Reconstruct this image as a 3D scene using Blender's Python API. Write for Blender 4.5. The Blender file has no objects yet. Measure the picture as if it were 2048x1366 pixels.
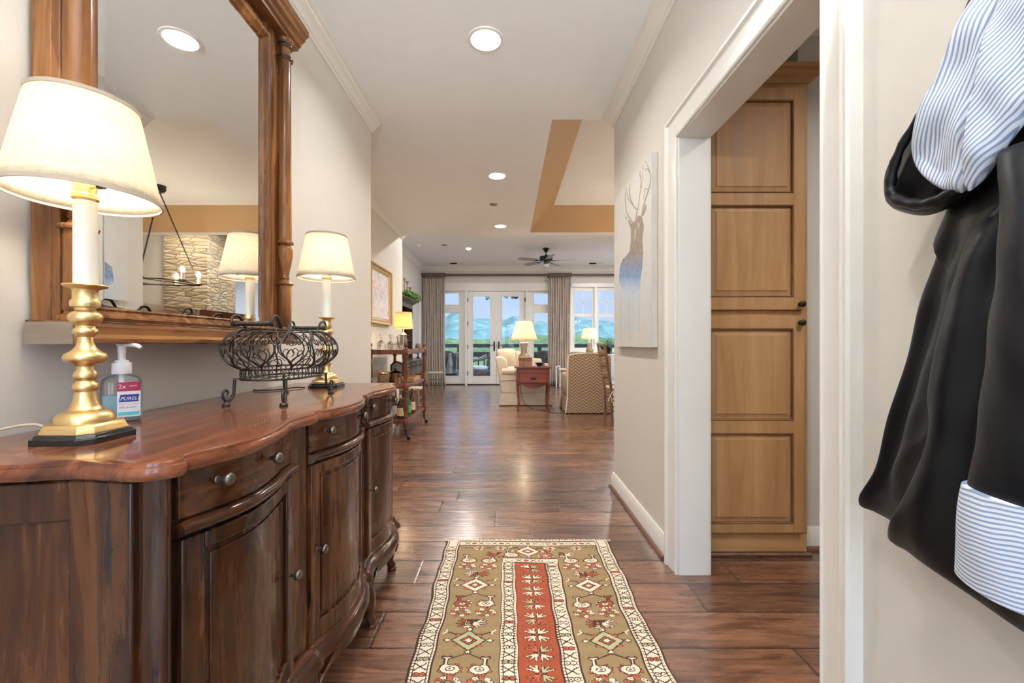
import bpy, bmesh, math, random
import numpy as np
from math import sin, cos, pi, radians, sqrt, atan2, floor
from mathutils import Vector, Matrix
random.seed(7); np.random.seed(7)
C = bpy.context.scene.collection
scene = bpy.context.scene
H = 1.08                 # eye height
F = 850.0                # focal length in pixels of a 2048 frame
CEIL = 2.78; CEIL2 = 3.15

# ---------------------------------------------------------------- camera, world, exposure
cam = bpy.data.cameras.new('camera'); cam_o = bpy.data.objects.new('camera', cam); C.objects.link(cam_o)
cam_o.location = (0, 0, H); cam_o.rotation_euler = (pi/2, 0, 0)
cam.sensor_width = 36; cam.lens = 36*F/2048; cam.shift_x = (1024-1016)/2048; cam.shift_y = (688-683)/2048
cam.clip_start = .02; cam.clip_end = 2000
scene.camera = cam_o
scene.view_settings.view_transform = 'Standard'; scene.view_settings.look = 'None'
scene.view_settings.gamma = 1; scene.view_settings.use_curve_mapping = False
scene.view_settings.exposure = 1.0

w = bpy.data.worlds.new('world'); scene.world = w; w.use_nodes = True
nt = w.node_tree; nt.nodes.clear()
wo = nt.nodes.new('ShaderNodeOutputWorld'); bg = nt.nodes.new('ShaderNodeBackground')
tc = nt.nodes.new('ShaderNodeTexCoord'); sx = nt.nodes.new('ShaderNodeSeparateXYZ'); cr = nt.nodes.new('ShaderNodeValToRGB')
nt.links.new(tc.outputs['Generated'], sx.inputs[0]); nt.links.new(sx.outputs['Z'], cr.inputs[0])
cr.color_ramp.elements[0].position = 0.0; cr.color_ramp.elements[0].color = (.60, .75, .96, 1)
cr.color_ramp.elements[1].position = .35; cr.color_ramp.elements[1].color = (.40, .62, 1.0, 1)
nt.links.new(cr.outputs[0], bg.inputs[0])
# the sky glows brighter towards the sun (behind and to the right of the viewer)
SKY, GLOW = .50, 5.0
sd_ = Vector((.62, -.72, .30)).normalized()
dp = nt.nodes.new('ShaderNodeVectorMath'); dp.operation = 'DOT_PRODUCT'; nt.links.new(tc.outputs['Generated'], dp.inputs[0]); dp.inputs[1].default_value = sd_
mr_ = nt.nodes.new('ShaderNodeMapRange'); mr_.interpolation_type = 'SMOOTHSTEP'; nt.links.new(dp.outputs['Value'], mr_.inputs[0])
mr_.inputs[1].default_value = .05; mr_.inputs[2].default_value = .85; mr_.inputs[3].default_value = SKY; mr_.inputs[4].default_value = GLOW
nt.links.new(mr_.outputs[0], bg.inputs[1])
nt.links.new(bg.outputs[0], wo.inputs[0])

def light(name, kind, loc, power, color=(1, 1, 1), size=.1, rot=(0, 0, 0), **k):
    l = bpy.data.lights.new(name, kind); l.energy = power; l.color = color
    o = bpy.data.objects.new(name, l); C.objects.link(o); o.location = loc; o.rotation_euler = rot
    if kind == 'AREA':
        l.shape = k.get('shape', 'DISK'); l.size = size
        if 'size_y' in k: l.size_y = k['size_y']
        if 'spread' in k: l.spread = k['spread']
    elif kind == 'SUN': l.angle = size
    else: l.shadow_soft_size = size
    return o
light('sun', 'SUN', (0, -5, 20), 3.2, (1, .96, .90), .02, (radians(32), 0, radians(38)))
# daylight entering by the glazed walls: portals guide sky light through the openings
def portal(loc, sx_, sy_, rot):
    o = light('sky_portal', 'AREA', loc, 1, size=sx_, rot=rot, shape='RECTANGLE', size_y=sy_); o.data.cycles.is_portal = True
WARM = (1, .90, .76); NEUT = (1, .975, .94)

# ---------------------------------------------------------------- mesh helpers
class MB:
    def __init__(s): s.v = []; s.f = []; s.uv = None
    def add(s, vs, fs):
        n = len(s.v); s.v += [tuple(p) for p in vs]; s.f += [tuple(i+n for i in f) for f in fs]; return s
    def box(s, x0, x1, y0, y1, z0, z1):
        if x0 > x1: x0, x1 = x1, x0
        if y0 > y1: y0, y1 = y1, y0
        if z0 > z1: z0, z1 = z1, z0
        return s.add([(x0,y0,z0),(x1,y0,z0),(x1,y1,z0),(x0,y1,z0),(x0,y0,z1),(x1,y0,z1),(x1,y1,z1),(x0,y1,z1)],
                     [(0,3,2,1),(4,5,6,7),(0,1,5,4),(1,2,6,5),(2,3,7,6),(3,0,4,7)])
    def rbox(s, c, half, rotz=0, rotx=0, roty=0):
        M = Matrix.Translation(c) @ Matrix.Rotation(rotz, 4, 'Z') @ Matrix.Rotation(roty, 4, 'Y') @ Matrix.Rotation(rotx, 4, 'X')
        a, b, d = half
        t = MB().box(-a, a, -b, b, -d, d)
        return s.add([M @ Vector(p) for p in t.v], t.f)
    def xf(s, M): s.v = [tuple(M @ Vector(p)) for p in s.v]; return s
    def move(s, dx, dy, dz): s.v = [(x+dx, y+dy, z+dz) for x, y, z in s.v]; return s
    def lathe(s, prof, c=(0, 0, 0), seg=24, ax='z', sx=1, sy=1, rot=0):
        vs = []; fs = []; n = len(prof)
        for r, z in prof:
            for k in range(seg):
                a = 2*pi*k/seg + rot
                p = (r*cos(a)*sx, r*sin(a)*sy, z)
                if ax == 'x': p = (p[2], p[0], p[1])
                if ax == 'y': p = (p[1], p[2], p[0])
                vs.append((p[0]+c[0], p[1]+c[1], p[2]+c[2]))
        for i in range(n-1):
            for k in range(seg):
                k2 = (k+1) % seg
                fs.append((i*seg+k, i*seg+k2, (i+1)*seg+k2, (i+1)*seg+k))
        shut = prof[0] == prof[-1]
        if prof[0][0] > 1e-5 and not shut: fs.append(tuple(range(seg))[::-1])
        if prof[-1][0] > 1e-5 and not shut: fs.append(tuple((n-1)*seg+k for k in range(seg)))
        return s.add(vs, fs)
    def tube(s, pts, r, seg=8, closed=False, caps=True):
        P = [Vector(p) for p in pts]; n = len(P)
        if n < 2: return s
        rs = r if isinstance(r, (list, tuple)) else [r]*n
        T = []
        for i in range(n):
            a = P[(i-1) % n] if (closed or i > 0) else P[i]; b = P[(i+1) % n] if (closed or i < n-1) else P[i]
            t = (b-a); T.append(t.normalized() if t.length > 1e-9 else Vector((0, 0, 1)))
        up = Vector((0, 0, 1)) if abs(T[0].z) < .9 else Vector((1, 0, 0))
        u = T[0].cross(up).normalized(); vs = []; fs = []
        for i in range(n):
            u = (u - T[i]*u.dot(T[i])); u = u.normalized() if u.length > 1e-6 else T[i].orthogonal().normalized()
            v2 = T[i].cross(u)
            for k in range(seg):
                a = 2*pi*k/seg; vs.append(P[i] + (u*cos(a)+v2*sin(a))*rs[i])
        m = n if closed else n-1
        for i in range(m):
            j = (i+1) % n
            for k in range(seg):
                k2 = (k+1) % seg; fs.append((i*seg+k, i*seg+k2, j*seg+k2, j*seg+k))
        if not closed and caps: fs.append(tuple(range(seg))[::-1]); fs.append(tuple((n-1)*seg+k for k in range(seg)))
        return s.add(vs, fs)
    def prism(s, poly, a0, a1, to3d):
        n = len(poly)
        vs = [to3d(u, v_, a0) for u, v_ in poly] + [to3d(u, v_, a1) for u, v_ in poly]
        fs = [tuple(range(n))[::-1], tuple(range(n, 2*n))] + [(i, (i+1) % n, n+(i+1) % n, n+i) for i in range(n)]
        return s.add(vs, fs)
    def grid(s, fn, nu, nv, cu=False):
        vs = [fn(i/nu, j/nv) for j in range(nv+1) for i in range(nu+(0 if cu else 1))]
        W = nu if cu else nu+1
        fs = [(j*W+i, j*W+(i+1) % W, (j+1)*W+(i+1) % W, (j+1)*W+i) for j in range(nv) for i in range(nu)]
        return s.add(vs, fs)
    def stack(s, loops, cap=True):
        n = len(loops[0]); vs = [p for L in loops for p in L]; fs = []
        for i in range(len(loops)-1):
            for k in range(n):
                k2 = (k+1) % n; fs.append((i*n+k, i*n+k2, (i+1)*n+k2, (i+1)*n+k))
        if cap: fs.append(tuple(range(n))[::-1]); fs.append(tuple((len(loops)-1)*n+k for k in range(n)))
        return s.add(vs, fs)

def offs(path, d, closed=False):
    P = [Vector(p[:2]) for p in path]; n = len(P); out = []
    for i in range(n):
        a = P[(i-1) % n]; b = P[i]; c = P[(i+1) % n]
        e1 = (b-a).normalized() if (closed or i > 0) else (c-b).normalized()
        e2 = (c-b).normalized() if (closed or i < n-1) else e1
        n1 = Vector((-e1.y, e1.x)); n2 = Vector((-e2.y, e2.x))
        m = (n1+n2); k = 1+n1.dot(n2); m = m/max(k, .2)
        out.append(b+m*d)
    return out
def sweep(mb, path, section, to3d, closed=False):
    """section: closed polygon of (offset to the left of the path, height)"""
    loops = []
    for o, h in section: loops.append([to3d(p.x, p.y, h) for p in offs(path, o, closed)])
    n = len(path); m = len(section); vs = [p for L in loops for p in L]; fs = []
    for j in range(m):
        j2 = (j+1) % m
        for i in range(n if closed else n-1):
            i2 = (i+1) % n; fs.append((j*n+i, j*n+i2, j2*n+i2, j2*n+i))
    if not closed:
        fs.append(tuple(j*n for j in range(m))); fs.append(tuple(j*n+n-1 for j in range(m))[::-1])
    return mb.add(vs, fs)
XY = lambda u, v, h: (u, v, h)
def crspline(pts, k=6, closed=False):
    P = [np.array(p, float) for p in pts]; n = len(P); out = []
    for i in range(n if closed else n-1):
        p0 = P[(i-1) % n] if (closed or i > 0) else P[i]; p1 = P[i]; p2 = P[(i+1) % n]
        p3 = P[(i+2) % n] if (closed or i < n-2) else p2
        for j in range(k):
            t = j/k
            out.append(tuple(.5*((2*p1)+(-p0+p2)*t+(2*p0-5*p1+4*p2-p3)*t*t+(-p0+3*p1-3*p2+p3)*t**3)))
    if not closed: out.append(tuple(P[-1]))
    return out

def rootloc(o):
    l = Vector((0, 0, 0))
    while o: l += o.location; o = o.parent
    return l
def obj(name, mb, m, parent=None, smooth=35, bevel=0, world=True, solid=0, sub=0, segs=2):
    me = bpy.data.meshes.new(name)
    v = mb.v
    if parent is not None and world:
        l = rootloc(parent); v = [(a-l.x, b-l.y, c-l.z) for a, b, c in v]
    me.from_pydata(v, [], mb.f); me.validate()
    bm = bmesh.new(); bm.from_mesh(me); big = [f for f in bm.faces if len(f.verts) > 8]
    if big: bmesh.ops.triangulate(bm, faces=big, quad_method='BEAUTY', ngon_method='EAR_CLIP')
    bmesh.ops.recalc_face_normals(bm, faces=bm.faces); bm.to_mesh(me); bm.free()
    if m: me.materials.append(m)
    o = bpy.data.objects.new(name, me); C.objects.link(o)
    if parent is not None: o.parent = parent
    if smooth:
        me.polygons.foreach_set('use_smooth', [True]*len(me.polygons))
        try: me.set_sharp_from_angle(angle=radians(smooth))
        except Exception: pass
    if solid:
        md = o.modifiers.new('solid', 'SOLIDIFY'); md.thickness = solid; md.offset = 0
    if bevel:
        md = o.modifiers.new('bevel', 'BEVEL'); md.width = bevel; md.segments = segs; md.limit_method = 'ANGLE'; md.angle_limit = radians(40)
        md.harden_normals = False
    if sub:
        md = o.modifiers.new('sub', 'SUBSURF'); md.levels = sub; md.render_levels = sub
    return o
def thing(name, label, cat, loc=(0, 0, 0), rz=0, group=None):
    o = bpy.data.objects.new(name, None); C.objects.link(o); o.empty_display_size = .1
    o.location = loc; o.rotation_euler = (0, 0, rz); return tag(o, label, cat, group)
def tag(o, label, cat, group=None, kind=None):
    o['label'] = label; o['category'] = cat
    if group: o['group'] = group
    if kind: o['kind'] = kind
    return o
def struct(name, mb, m, **k):
    o = obj(name, mb, m, **k); o['kind'] = 'structure'; return o
def dup(root, loc=None, rz=None, label=None):
    r = root.copy(); C.objects.link(r)
    if loc is not None: r.location = loc
    if rz is not None: r.rotation_euler = (0, 0, rz)
    if label: r['label'] = label
    for ch in list(root.children):
        c = ch.copy(); C.objects.link(c); c.parent = r
        for g in list(ch.children):
            d = g.copy(); C.objects.link(d); d.parent = c
    return r

# ---------------------------------------------------------------- material helpers
class NM:
    def __init__(s, name):
        s.m = bpy.data.materials.new(name); s.m.use_nodes = True; s.t = s.m.node_tree; s.t.nodes.clear()
        s.out = s.t.nodes.new('ShaderNodeOutputMaterial')
    def n(s, ty, ins=None, **props):
        nd = s.t.nodes.new(ty)
        for k, v in props.items(): setattr(nd, k, v)
        if ins:
            for k, v in ins.items():
                sock = nd.inputs[k]
                if isinstance(v, bpy.types.NodeSocket): s.t.links.new(v, sock)
                else: sock.default_value = v
        return nd
    def math(s, op, a, b=0, c=None):
        d = {0: a, 1: b}
        if c is not None: d[2] = c
        return s.n('ShaderNodeMath', d, operation=op).outputs[0]
    def ramp(s, fac, stops, interp='LINEAR'):
        nd = s.n('ShaderNodeValToRGB', {0: fac}); e = nd.color_ramp.elements; nd.color_ramp.interpolation = interp
        while len(e) > 1: e.remove(e[-1])
        for i, (p, c) in enumerate(stops):
            c = tuple(c) if isinstance(c, (tuple, list)) else (c, c, c)
            x = e[0] if i == 0 else e.new(p)
            x.position = p; x.color = (*c[:3], 1)
        return nd.outputs[0]
    def mix(s, f, a, b, bt='MIX'):
        nd = s.n('ShaderNodeMix', data_type='RGBA', blend_type=bt)
        for i, v in ((0, f), (6, a), (7, b)):
            if isinstance(v, bpy.types.NodeSocket): s.t.links.new(v, nd.inputs[i])
            else: nd.inputs[i].default_value = (*v, 1) if isinstance(v, tuple) and len(v) == 3 else v
        return nd.outputs[2]
    def coord(s, scale=(1, 1, 1), loc=(0, 0, 0), rot=(0, 0, 0), kind='Object'):
        tc = s.n('ShaderNodeTexCoord'); return s.n('ShaderNodeMapping', {0: tc.outputs[kind], 1: loc, 2: rot, 3: scale}).outputs[0]
    def noise(s, vec, scale=5, detail=4, rough=.55, dist=0):
        return s.n('ShaderNodeTexNoise', {'Vector': vec, 'Scale': scale, 'Detail': detail, 'Roughness': rough, 'Distortion': dist}).outputs[0]
    def bump(s, h, strength=.2, dist=.01):
        return s.n('ShaderNodeBump', {'Strength': strength, 'Distance': dist, 'Height': h}).outputs[0]
    def bsdf(s, col, rough=.5, metal=0, normal=None, **k):
        ins = {'Base Color': (*col, 1) if isinstance(col, tuple) and len(col) == 3 else col, 'Roughness': rough, 'Metallic': metal}
        if normal is not None: ins['Normal'] = normal
        ins.update(k)
        b = s.n('ShaderNodeBsdfPrincipled', ins); s.t.links.new(b.outputs[0], s.out.inputs[0]); return b
def plain(name, col, rough=.5, metal=0, bumps=None, var=.06, **k):
    M = NM(name); c = M.coord()
    nz = M.noise(c, 7, 3)
    lo = tuple(x*(1-var) for x in col); hi = tuple(min(1, x*(1+var)) for x in col)
    cc = M.ramp(nz, [(.3, lo), (.7, hi)])
    nrm = None
    if bumps: nrm = M.bump(M.noise(c, bumps[0], 3), bumps[1], bumps[2] if len(bumps) > 2 else .002)
    M.bsdf(cc, rough, metal, nrm, **k); return M.m
def wood(name, dark, mid, light_, axis='x', scale=1, rough=.3, coat=.0, wear=0, bump=.15):
    M = NM(name); sc = {'x': (1.2, 14, 14), 'y': (14, 1.2, 14), 'z': (14, 14, 1.2)}[axis]
    c = M.coord(tuple(v*scale for v in sc))
    g = M.noise(c, 1.6, 8, .6, .8)
    big = M.noise(M.coord(tuple(v*scale*.2 for v in sc)), 2.2, 3)
    f = M.math('ADD', M.math('MULTIPLY', g, .65), M.math('MULTIPLY', big, .35))
    col = M.ramp(f, [(.34, dark), (.5, mid), (.66, light_)])
    if wear:
        wv = M.noise(M.coord(tuple(v*scale*1.6 for v in sc)), 1.3, 6, .62)
        wm = M.ramp(wv, [(.60, 0), (.66, 1)]); wm = M.math('MULTIPLY', wm, wear)
        col = M.mix(wm, col, (.012, .009, .008))
        f = M.math('SUBTRACT', f, M.math('MULTIPLY', wm, .8))
    nrm = M.bump(f, bump, .002)
    rr = M.ramp(g, [(.3, max(.05, rough-.06)), (.7, rough+.12)])
    M.bsdf(col, rr, 0, nrm, **{'Specular IOR Level': .22 if coat else .4, 'Coat Weight': coat, 'Coat Roughness': .07}); return M.m
def emis(name, col, st):
    M = NM(name); e = M.n('ShaderNodeEmission', {0: (*col, 1), 1: st}); M.t.links.new(e.outputs[0], M.out.inputs[0]); return M.m
def thin_glass(name, tint=(1, 1, 1), refl=1.0, rough=0):
    M = NM(name); tr = M.n('ShaderNodeBsdfTransparent', {0: (*tint, 1)}); gl = M.n('ShaderNodeBsdfGlossy', {'Color': (1, 1, 1, 1), 'Roughness': rough})
    fr = M.n('ShaderNodeFresnel', {0: 1.45}); f = M.math('MULTIPLY', fr.outputs[0], refl)
    mx = M.n('ShaderNodeMixShader', {0: f, 1: tr.outputs[0], 2: gl.outputs[0]}); M.t.links.new(mx.outputs[0], M.out.inputs[0]); return M.m
def shade_mat(name, col, trans=.55, weave=260, pleat=None):
    M = NM(name); c = M.coord((1, 1, 1))
    a = M.noise(M.coord((1, 1, 9)), 28, 5, .7); b = M.noise(M.coord((7, 7, 1)), 22, 4, .6)
    f = M.math('ADD', M.math('MULTIPLY', a, .6), M.math('MULTIPLY', b, .4))
    cc = M.ramp(f, [(.38, tuple(x*.80 for x in col)), (.55, col)])
    d = M.n('ShaderNodeBsdfDiffuse', {0: cc}); t = M.n('ShaderNodeBsdfTranslucent', {0: cc})
    mx = M.n('ShaderNodeMixShader', {0: trans, 1: d.outputs[0], 2: t.outputs[0]}); M.t.links.new(mx.outputs[0], M.out.inputs[0]); return M.m
def attr_mat(name, rough=.8, bumpn=None, **k):
    M = NM(name); a = M.n('ShaderNodeVertexColor', layer_name='Col').outputs[0]; nrm = None
    if bumpn: nrm = M.bump(M.noise(M.coord(), bumpn[0], 3), bumpn[1], .002)
    M.bsdf(a, rough, 0, nrm, **k); return M.m

# ---- surfaces
m_wall = plain('wall_paint', (.665, .625, .565), .6, bumps=(60, .05), var=.012)
m_ceil = plain('ceiling_paint', (.885, .90, .90), .7, bumps=(60, .05), var=.012)
m_tan = plain('tan_paint', (.50, .325, .17), .6, bumps=(60, .05), var=.02)
m_trim = plain('white_trim_paint', (.80, .775, .72), .28, var=.012)
m_doorwhite = plain('white_door_paint', (.80, .78, .74), .3, var=.012)
m_glass = thin_glass('window_glass', (1, 1, 1), .35)
m_mirror = NM('silvered_glass'); m_mirror.bsdf((.86, .87, .86), .012, 1); m_mirror = m_mirror.m
def floor_mat():
    M = NM('hand_scraped_plank_floor'); g = M.n('ShaderNodeTexCoord').outputs['Object']; s = M.n('ShaderNodeSeparateXYZ', {0: g})
    X, Y = s.outputs[0], s.outputs[1]; PW = .2035
    yy = M.math('DIVIDE', M.math('SUBTRACT', Y, 2.526), PW); row = M.math('FLOOR', yy); fy = M.math('FRACT', yy)
    r1 = M.n('ShaderNodeTexWhiteNoise', {'W': row}, noise_dimensions='1D').outputs[0]
    xx = M.math('ADD', M.math('DIVIDE', X, M.math('ADD', .72, M.math('MULTIPLY', r1, .5))), M.math('MULTIPLY', r1, 17.3))
    col = M.math('FLOOR', xx); fx = M.math('FRACT', xx)
    cid = M.n('ShaderNodeCombineXYZ', {0: row, 1: col, 2: 0}).outputs[0]
    r2 = M.n('ShaderNodeTexWhiteNoise', {'Vector': cid}, noise_dimensions='3D').outputs[0]
    shift = M.n('ShaderNodeCombineXYZ', {0: M.math('MULTIPLY', r2, 40), 1: M.math('MULTIPLY', r2, 9), 2: r2}).outputs[0]
    v = M.n('ShaderNodeVectorMath', {0: g, 1: shift}, operation='ADD').outputs[0]
    def mp(sc): return M.n('ShaderNodeMapping', {0: v, 3: sc}).outputs[0]
    g1 = M.noise(mp((2.2, 22, 1)), 1.4, 8, .62, 1.2); g2 = M.noise(mp((1.6, 5, 1)), 2.0, 5, .6); g3 = M.noise(mp((6, 90, 1)), 1.0, 4, .6)
    f = M.math('ADD', M.math('MULTIPLY', g1, .5), M.math('MULTIPLY', g2, .5))
    c = M.ramp(f, [(.33, (.045, .018, .011)), (.44, (.125, .052, .028)), (.55, (.215, .095, .050)), (.68, (.33, .165, .09))])
    br = M.ramp(r2, [(0, .62), (1, 1.2)])
    c = M.mix(1, c, br, 'MULTIPLY')
    ey = M.math('MINIMUM', fy, M.math('SUBTRACT', 1, fy)); ex = M.math('MINIMUM', fx, M.math('SUBTRACT', 1, fx))
    gy = M.ramp(ey, [(.008, 0), (.030, 1)]); gx = M.ramp(ex, [(.0028, 0), (.0055, 1)])
    gap = M.math('MULTIPLY', gy, gx)
    c = M.mix(gap, (.022, .012, .009), c)
    sc = M.noise(mp((1.3, 38, 1)), 1.3, 4, .55)
    big = M.noise(mp((3, 7, 1)), 1.2, 2)
    h = M.math('ADD', M.math('MULTIPLY', sc, .55), M.math('MULTIPLY', g3, .16)); h = M.math('ADD', h, M.math('MULTIPLY', big, .35))
    h = M.math('ADD', h, M.math('MULTIPLY', gap, .55))
    nrm = M.bump(h, .42, .0045)
    ro = M.ramp(g1, [(.3, .20), (.7, .36)])
    M.bsdf(c, ro, 0, nrm, **{'Specular IOR Level': .8, 'Coat Weight': .7, 'Coat Roughness': .17, 'Coat Normal': M.bump(h, .22, .004)}); return M.m
m_floor = floor_mat()
m_side = wood('sideboard_walnut', (.012, .006, .004), (.052, .0155, .005), (.15, .050, .013), 'z', 1, .22, .30, wear=1, bump=.16)
m_sideh = wood('sideboard_walnut_rail', (.014, .006, .004), (.056, .0165, .006), (.14, .046, .013), 'y', 1, .18, .35, wear=.6, bump=.12)
m_top = wood('sideboard_top_wood', (.035, .012, .008), (.145, .042, .018), (.26, .088, .038), 'y', 1, .17, .35, wear=.6, bump=.18)
m_frame = wood('mirror_frame_walnut', (.045, .017, .006), (.18, .070, .022), (.34, .155, .050), 'z', 1, .24, .2, bump=.1)
m_frameh = wood('mirror_frame_walnut_rail', (.045, .017, .006), (.18, .070, .022), (.34, .155, .050), 'y', 1, .24, .2, bump=.1)
m_raw = wood('raw_grey_wood', (.13, .095, .065), (.23, .17, .12), (.31, .24, .175), 'x', 1, .6, bump=.3)
m_maple = wood('maple_cabinet', (.34, .175, .068), (.46, .25, .105), (.56, .33, .155), 'z', .55, .5, 0, bump=.05)
m_mapleh = wood('maple_cabinet_rail', (.34, .175, .068), (.46, .25, .105), (.56, .33, .155), 'x', .55, .36, .1, bump=.05)
m_glaze = wood('brown_glazed_bead', (.13, .06, .022), (.20, .095, .036), (.28, .14, .055), 'x', .55, .5)
m_cherry = wood('cherry_wood', (.10, .026, .018), (.20, .052, .034), (.29, .085, .055), 'x', 1, .28, .3)
m_mahog = wood('mahogany_wood', (.07, .022, .013), (.15, .048, .028), (.23, .085, .05), 'z', 1, .25, .35)
m_darkwood = wood('dark_oak', (.03, .018, .012), (.075, .044, .028), (.13, .08, .05), 'z', 1, .3, .3)
m_oldwood = wood('weathered_wood', (.14, .10, .06), (.25, .18, .115), (.36, .27, .18), 'z', 1.5, .55)
m_shoe = wood('shoe_moulding_wood', (.10, .045, .03), (.17, .085, .055), (.24, .13, .09), 'y', 1, .35)
def brass_mat():
    M = NM('brushed_brass'); c = M.coord((1, 1, 60)); nz = M.noise(c, 8, 4)
    M.bsdf((.74, .53, .25), M.ramp(nz, [(.3, .26), (.7, .42)]), 1, M.bump(nz, .08, .001)); return M.m
m_brass = brass_mat()
m_black = plain('black_lacquer', (.012, .010, .010), .18)
m_iron = plain('wrought_iron', (.055, .048, .042), .42, .75, bumps=(90, .3))
m_bronze = plain('oil_rubbed_bronze', (.03, .025, .022), .35, .6)
m_pewter = plain('aged_pewter', (.30, .285, .255), .33, .85, bumps=(40, .2))
m_knob = plain('antique_pewter_knob', (.15, .125, .10), .32, .9)
m_linen = shade_mat('linen_shade', (.84, .76, .62), .42)
m_pleat = shade_mat('pleated_silk_shade', (.93, .86, .68), .45)
m_yellow = shade_mat('golden_drum_shade', (.86, .74, .46), .45)
m_shadein = shade_mat('white_shade_lining', (.95, .94, .90), .4)
m_candle = plain('ivory_candle_tube', (.88, .86, .78), .35, **{'Subsurface Weight': .2})
m_bulb = emis('lit_bulb', (1, .92, .81), 38)
m_canlight = emis('lit_downlight_lens', (1, .96, .90), 5)
m_white = plain('white_plastic', (.86, .86, .85), .3)
m_curtain = plain('taupe_curtain_linen', (.47, .405, .35), .85, bumps=(140, .3), var=.1)
m_sofa = plain('cream_upholstery', (.66, .575, .455), .85, bumps=(220, .25))
m_cush = plain('cream_cushion_cotton', (.62, .53, .41), .85, bumps=(200, .25))
m_piping = plain('piping_cord', (.42, .34, .26), .8)
m_skirt = plain('wicker_weave', (.33, .20, .10), .7, bumps=(120, .8))
m_rush = plain('rush_seat', (.42, .36, .27), .8, bumps=(110, .8))
m_leaf = plain('green_leaves', (.10, .19, .05), .5, var=.4)
m_agave = plain('agave_leaves', (.20, .36, .25), .5, var=.3)
m_rodm = plain('bronzed_curtain_rod', (.13, .10, .085), .4, .4)
m_blackiron = plain('black_painted_railing', (.01, .011, .012), .5)
m_crystal = NM('cut_crystal'); m_crystal.bsdf((1, 1, 1), .03, 0, m_crystal.bump(m_crystal.n('ShaderNodeTexVoronoi', {'Vector': m_crystal.coord(), 'Scale': 55}).outputs[0], .5, .006), **{'Transmission Weight': .92, 'IOR': 1.5}); m_crystal = m_crystal.m

# ================================================================ THE SHELL
XL = -1.055; XLD = -1.65; XLL = -2.25; XR = .80; YF = 11.2; XR2 = 5.6; DXR = .135
struct('floor', MB().box(-2.4, 5.8, -1.8, 11.3, -.1, 0), m_floor, smooth=0)
def holes_ceiling():
    mb = MB(); x0, x1, y0, y1 = .335, 4.3, 3.22, 6.48
    mb.box(-1.9, x0, -1.8, 6.63, CEIL, CEIL+.1); mb.box(x1, 5.7, -1.8, 6.63, CEIL, CEIL+.1)
    mb.box(x0, x1, -1.8, y0, CEIL, CEIL+.1); mb.box(x0, x1, y1, 6.63, CEIL, CEIL+.1); return mb
struct('ceiling', holes_ceiling(), m_ceil, smooth=0)
def tray():
    x0, x1, y0, y1 = .335, 4.3, 3.22, 6.48; d = .33; z0 = CEIL+.001; z1 = CEIL+.31
    a = [(x0,y0,z0),(x1,y0,z0),(x1,y1,z0),(x0,y1,z0)]; b = [(x0+d,y0+d,z1),(x1-d,y0+d,z1),(x1-d,y1-d,z1),(x0+d,y1-d,z1)]
    o = [(x0-.02,y0-.02,z0+.02),(x1+.02,y0-.02,z0+.02),(x1+.02,y1+.02,z0+.02),(x0-.02,y1+.02,z0+.02)]
    m1 = MB(); 
    c = [(x,y,z+.03) for x,y,z in b]
    m1.stack([o, a, b, c, [(x*1,y,z+.05) for x,y,z in o]], cap=False)
    return m1, b
tr_mb, tr_b = tray()
struct('ceiling_tray_slopes', tr_mb, m_tan, smooth=0)
struct('ceiling_tray_top', MB().box(tr_b[0][0]-.05, tr_b[1][0]+.05, tr_b[0][1]-.05, tr_b[2][1]+.05, CEIL+.31, CEIL+.36), m_ceil, smooth=0)
struct('ceiling_living', MB().box(-2.4, 5.7, 6.53, 11.35, CEIL2, CEIL2+.1).box(-2.4, 5.7, 6.50, 6.63, CEIL+.1, CEIL2), m_ceil, smooth=0)
struct('wall_left', MB().box(-1.2, XL, -1.8, 3.27, 0, CEIL).box(-1.9, -1.2, 3.12, 3.27, 0, CEIL), m_wall, smooth=0)
struct('wall_left_dining', MB().box(-1.8, XLD, 3.27, 6.63, 0, CEIL).box(-2.4, -1.8, 6.48, 6.63, 0, CEIL2), m_wall, smooth=0)
# living-room left wall with a door opening
DY0, DY1, DZ = 9.85, 10.75, 2.12
struct('wall_left_living', MB().box(-2.4, XLL, 6.63, DY0, 0, CEIL2).box(-2.4, XLL, DY1, 11.3, 0, CEIL2).box(-2.4, XLL, DY0, DY1, DZ, CEIL2), m_wall, smooth=0)
# foyer right wall with the cased opening
OY0, OY1, OZ = 1.06, 2.0, 2.06
struct('wall_right', MB().box(XR, XR+DXR, -1.8, OY0, 0, CEIL).box(XR, XR+DXR, OY1, 3.2, 0, CEIL).box(XR, XR+DXR, OY0, OY1, OZ, CEIL), m_wall, smooth=0)
struct('wall_dining_near', MB().box(XR+DXR, 5.7, 3.06, 3.2, 0, CEIL), m_wall, smooth=0)
SWY = (7.95, 10.95, .3, 2.8)     # side windows added out of view on the right to light the rooms
struct('wall_dining_right', MB().box(XR2, 5.75, 3.2, SWY[0], 0, CEIL2).box(XR2, 5.75, SWY[1], 11.3, 0, CEIL2).box(XR2, 5.75, SWY[0], SWY[1], 0, SWY[2]).box(XR2, 5.75, SWY[0], SWY[1], SWY[3], CEIL2), m_wall, smooth=0)
struct('wall_hall', MB().box(1.535, 3.2, 2.25, 2.4, 0, CEIL).box(3.05, 3.2, -1.8, 2.25, 0, CEIL), m_wall, smooth=0)
px_ = lambda p: (p-1016)/75.9
pz_ = lambda p: H-(p-688)/75.9
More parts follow.
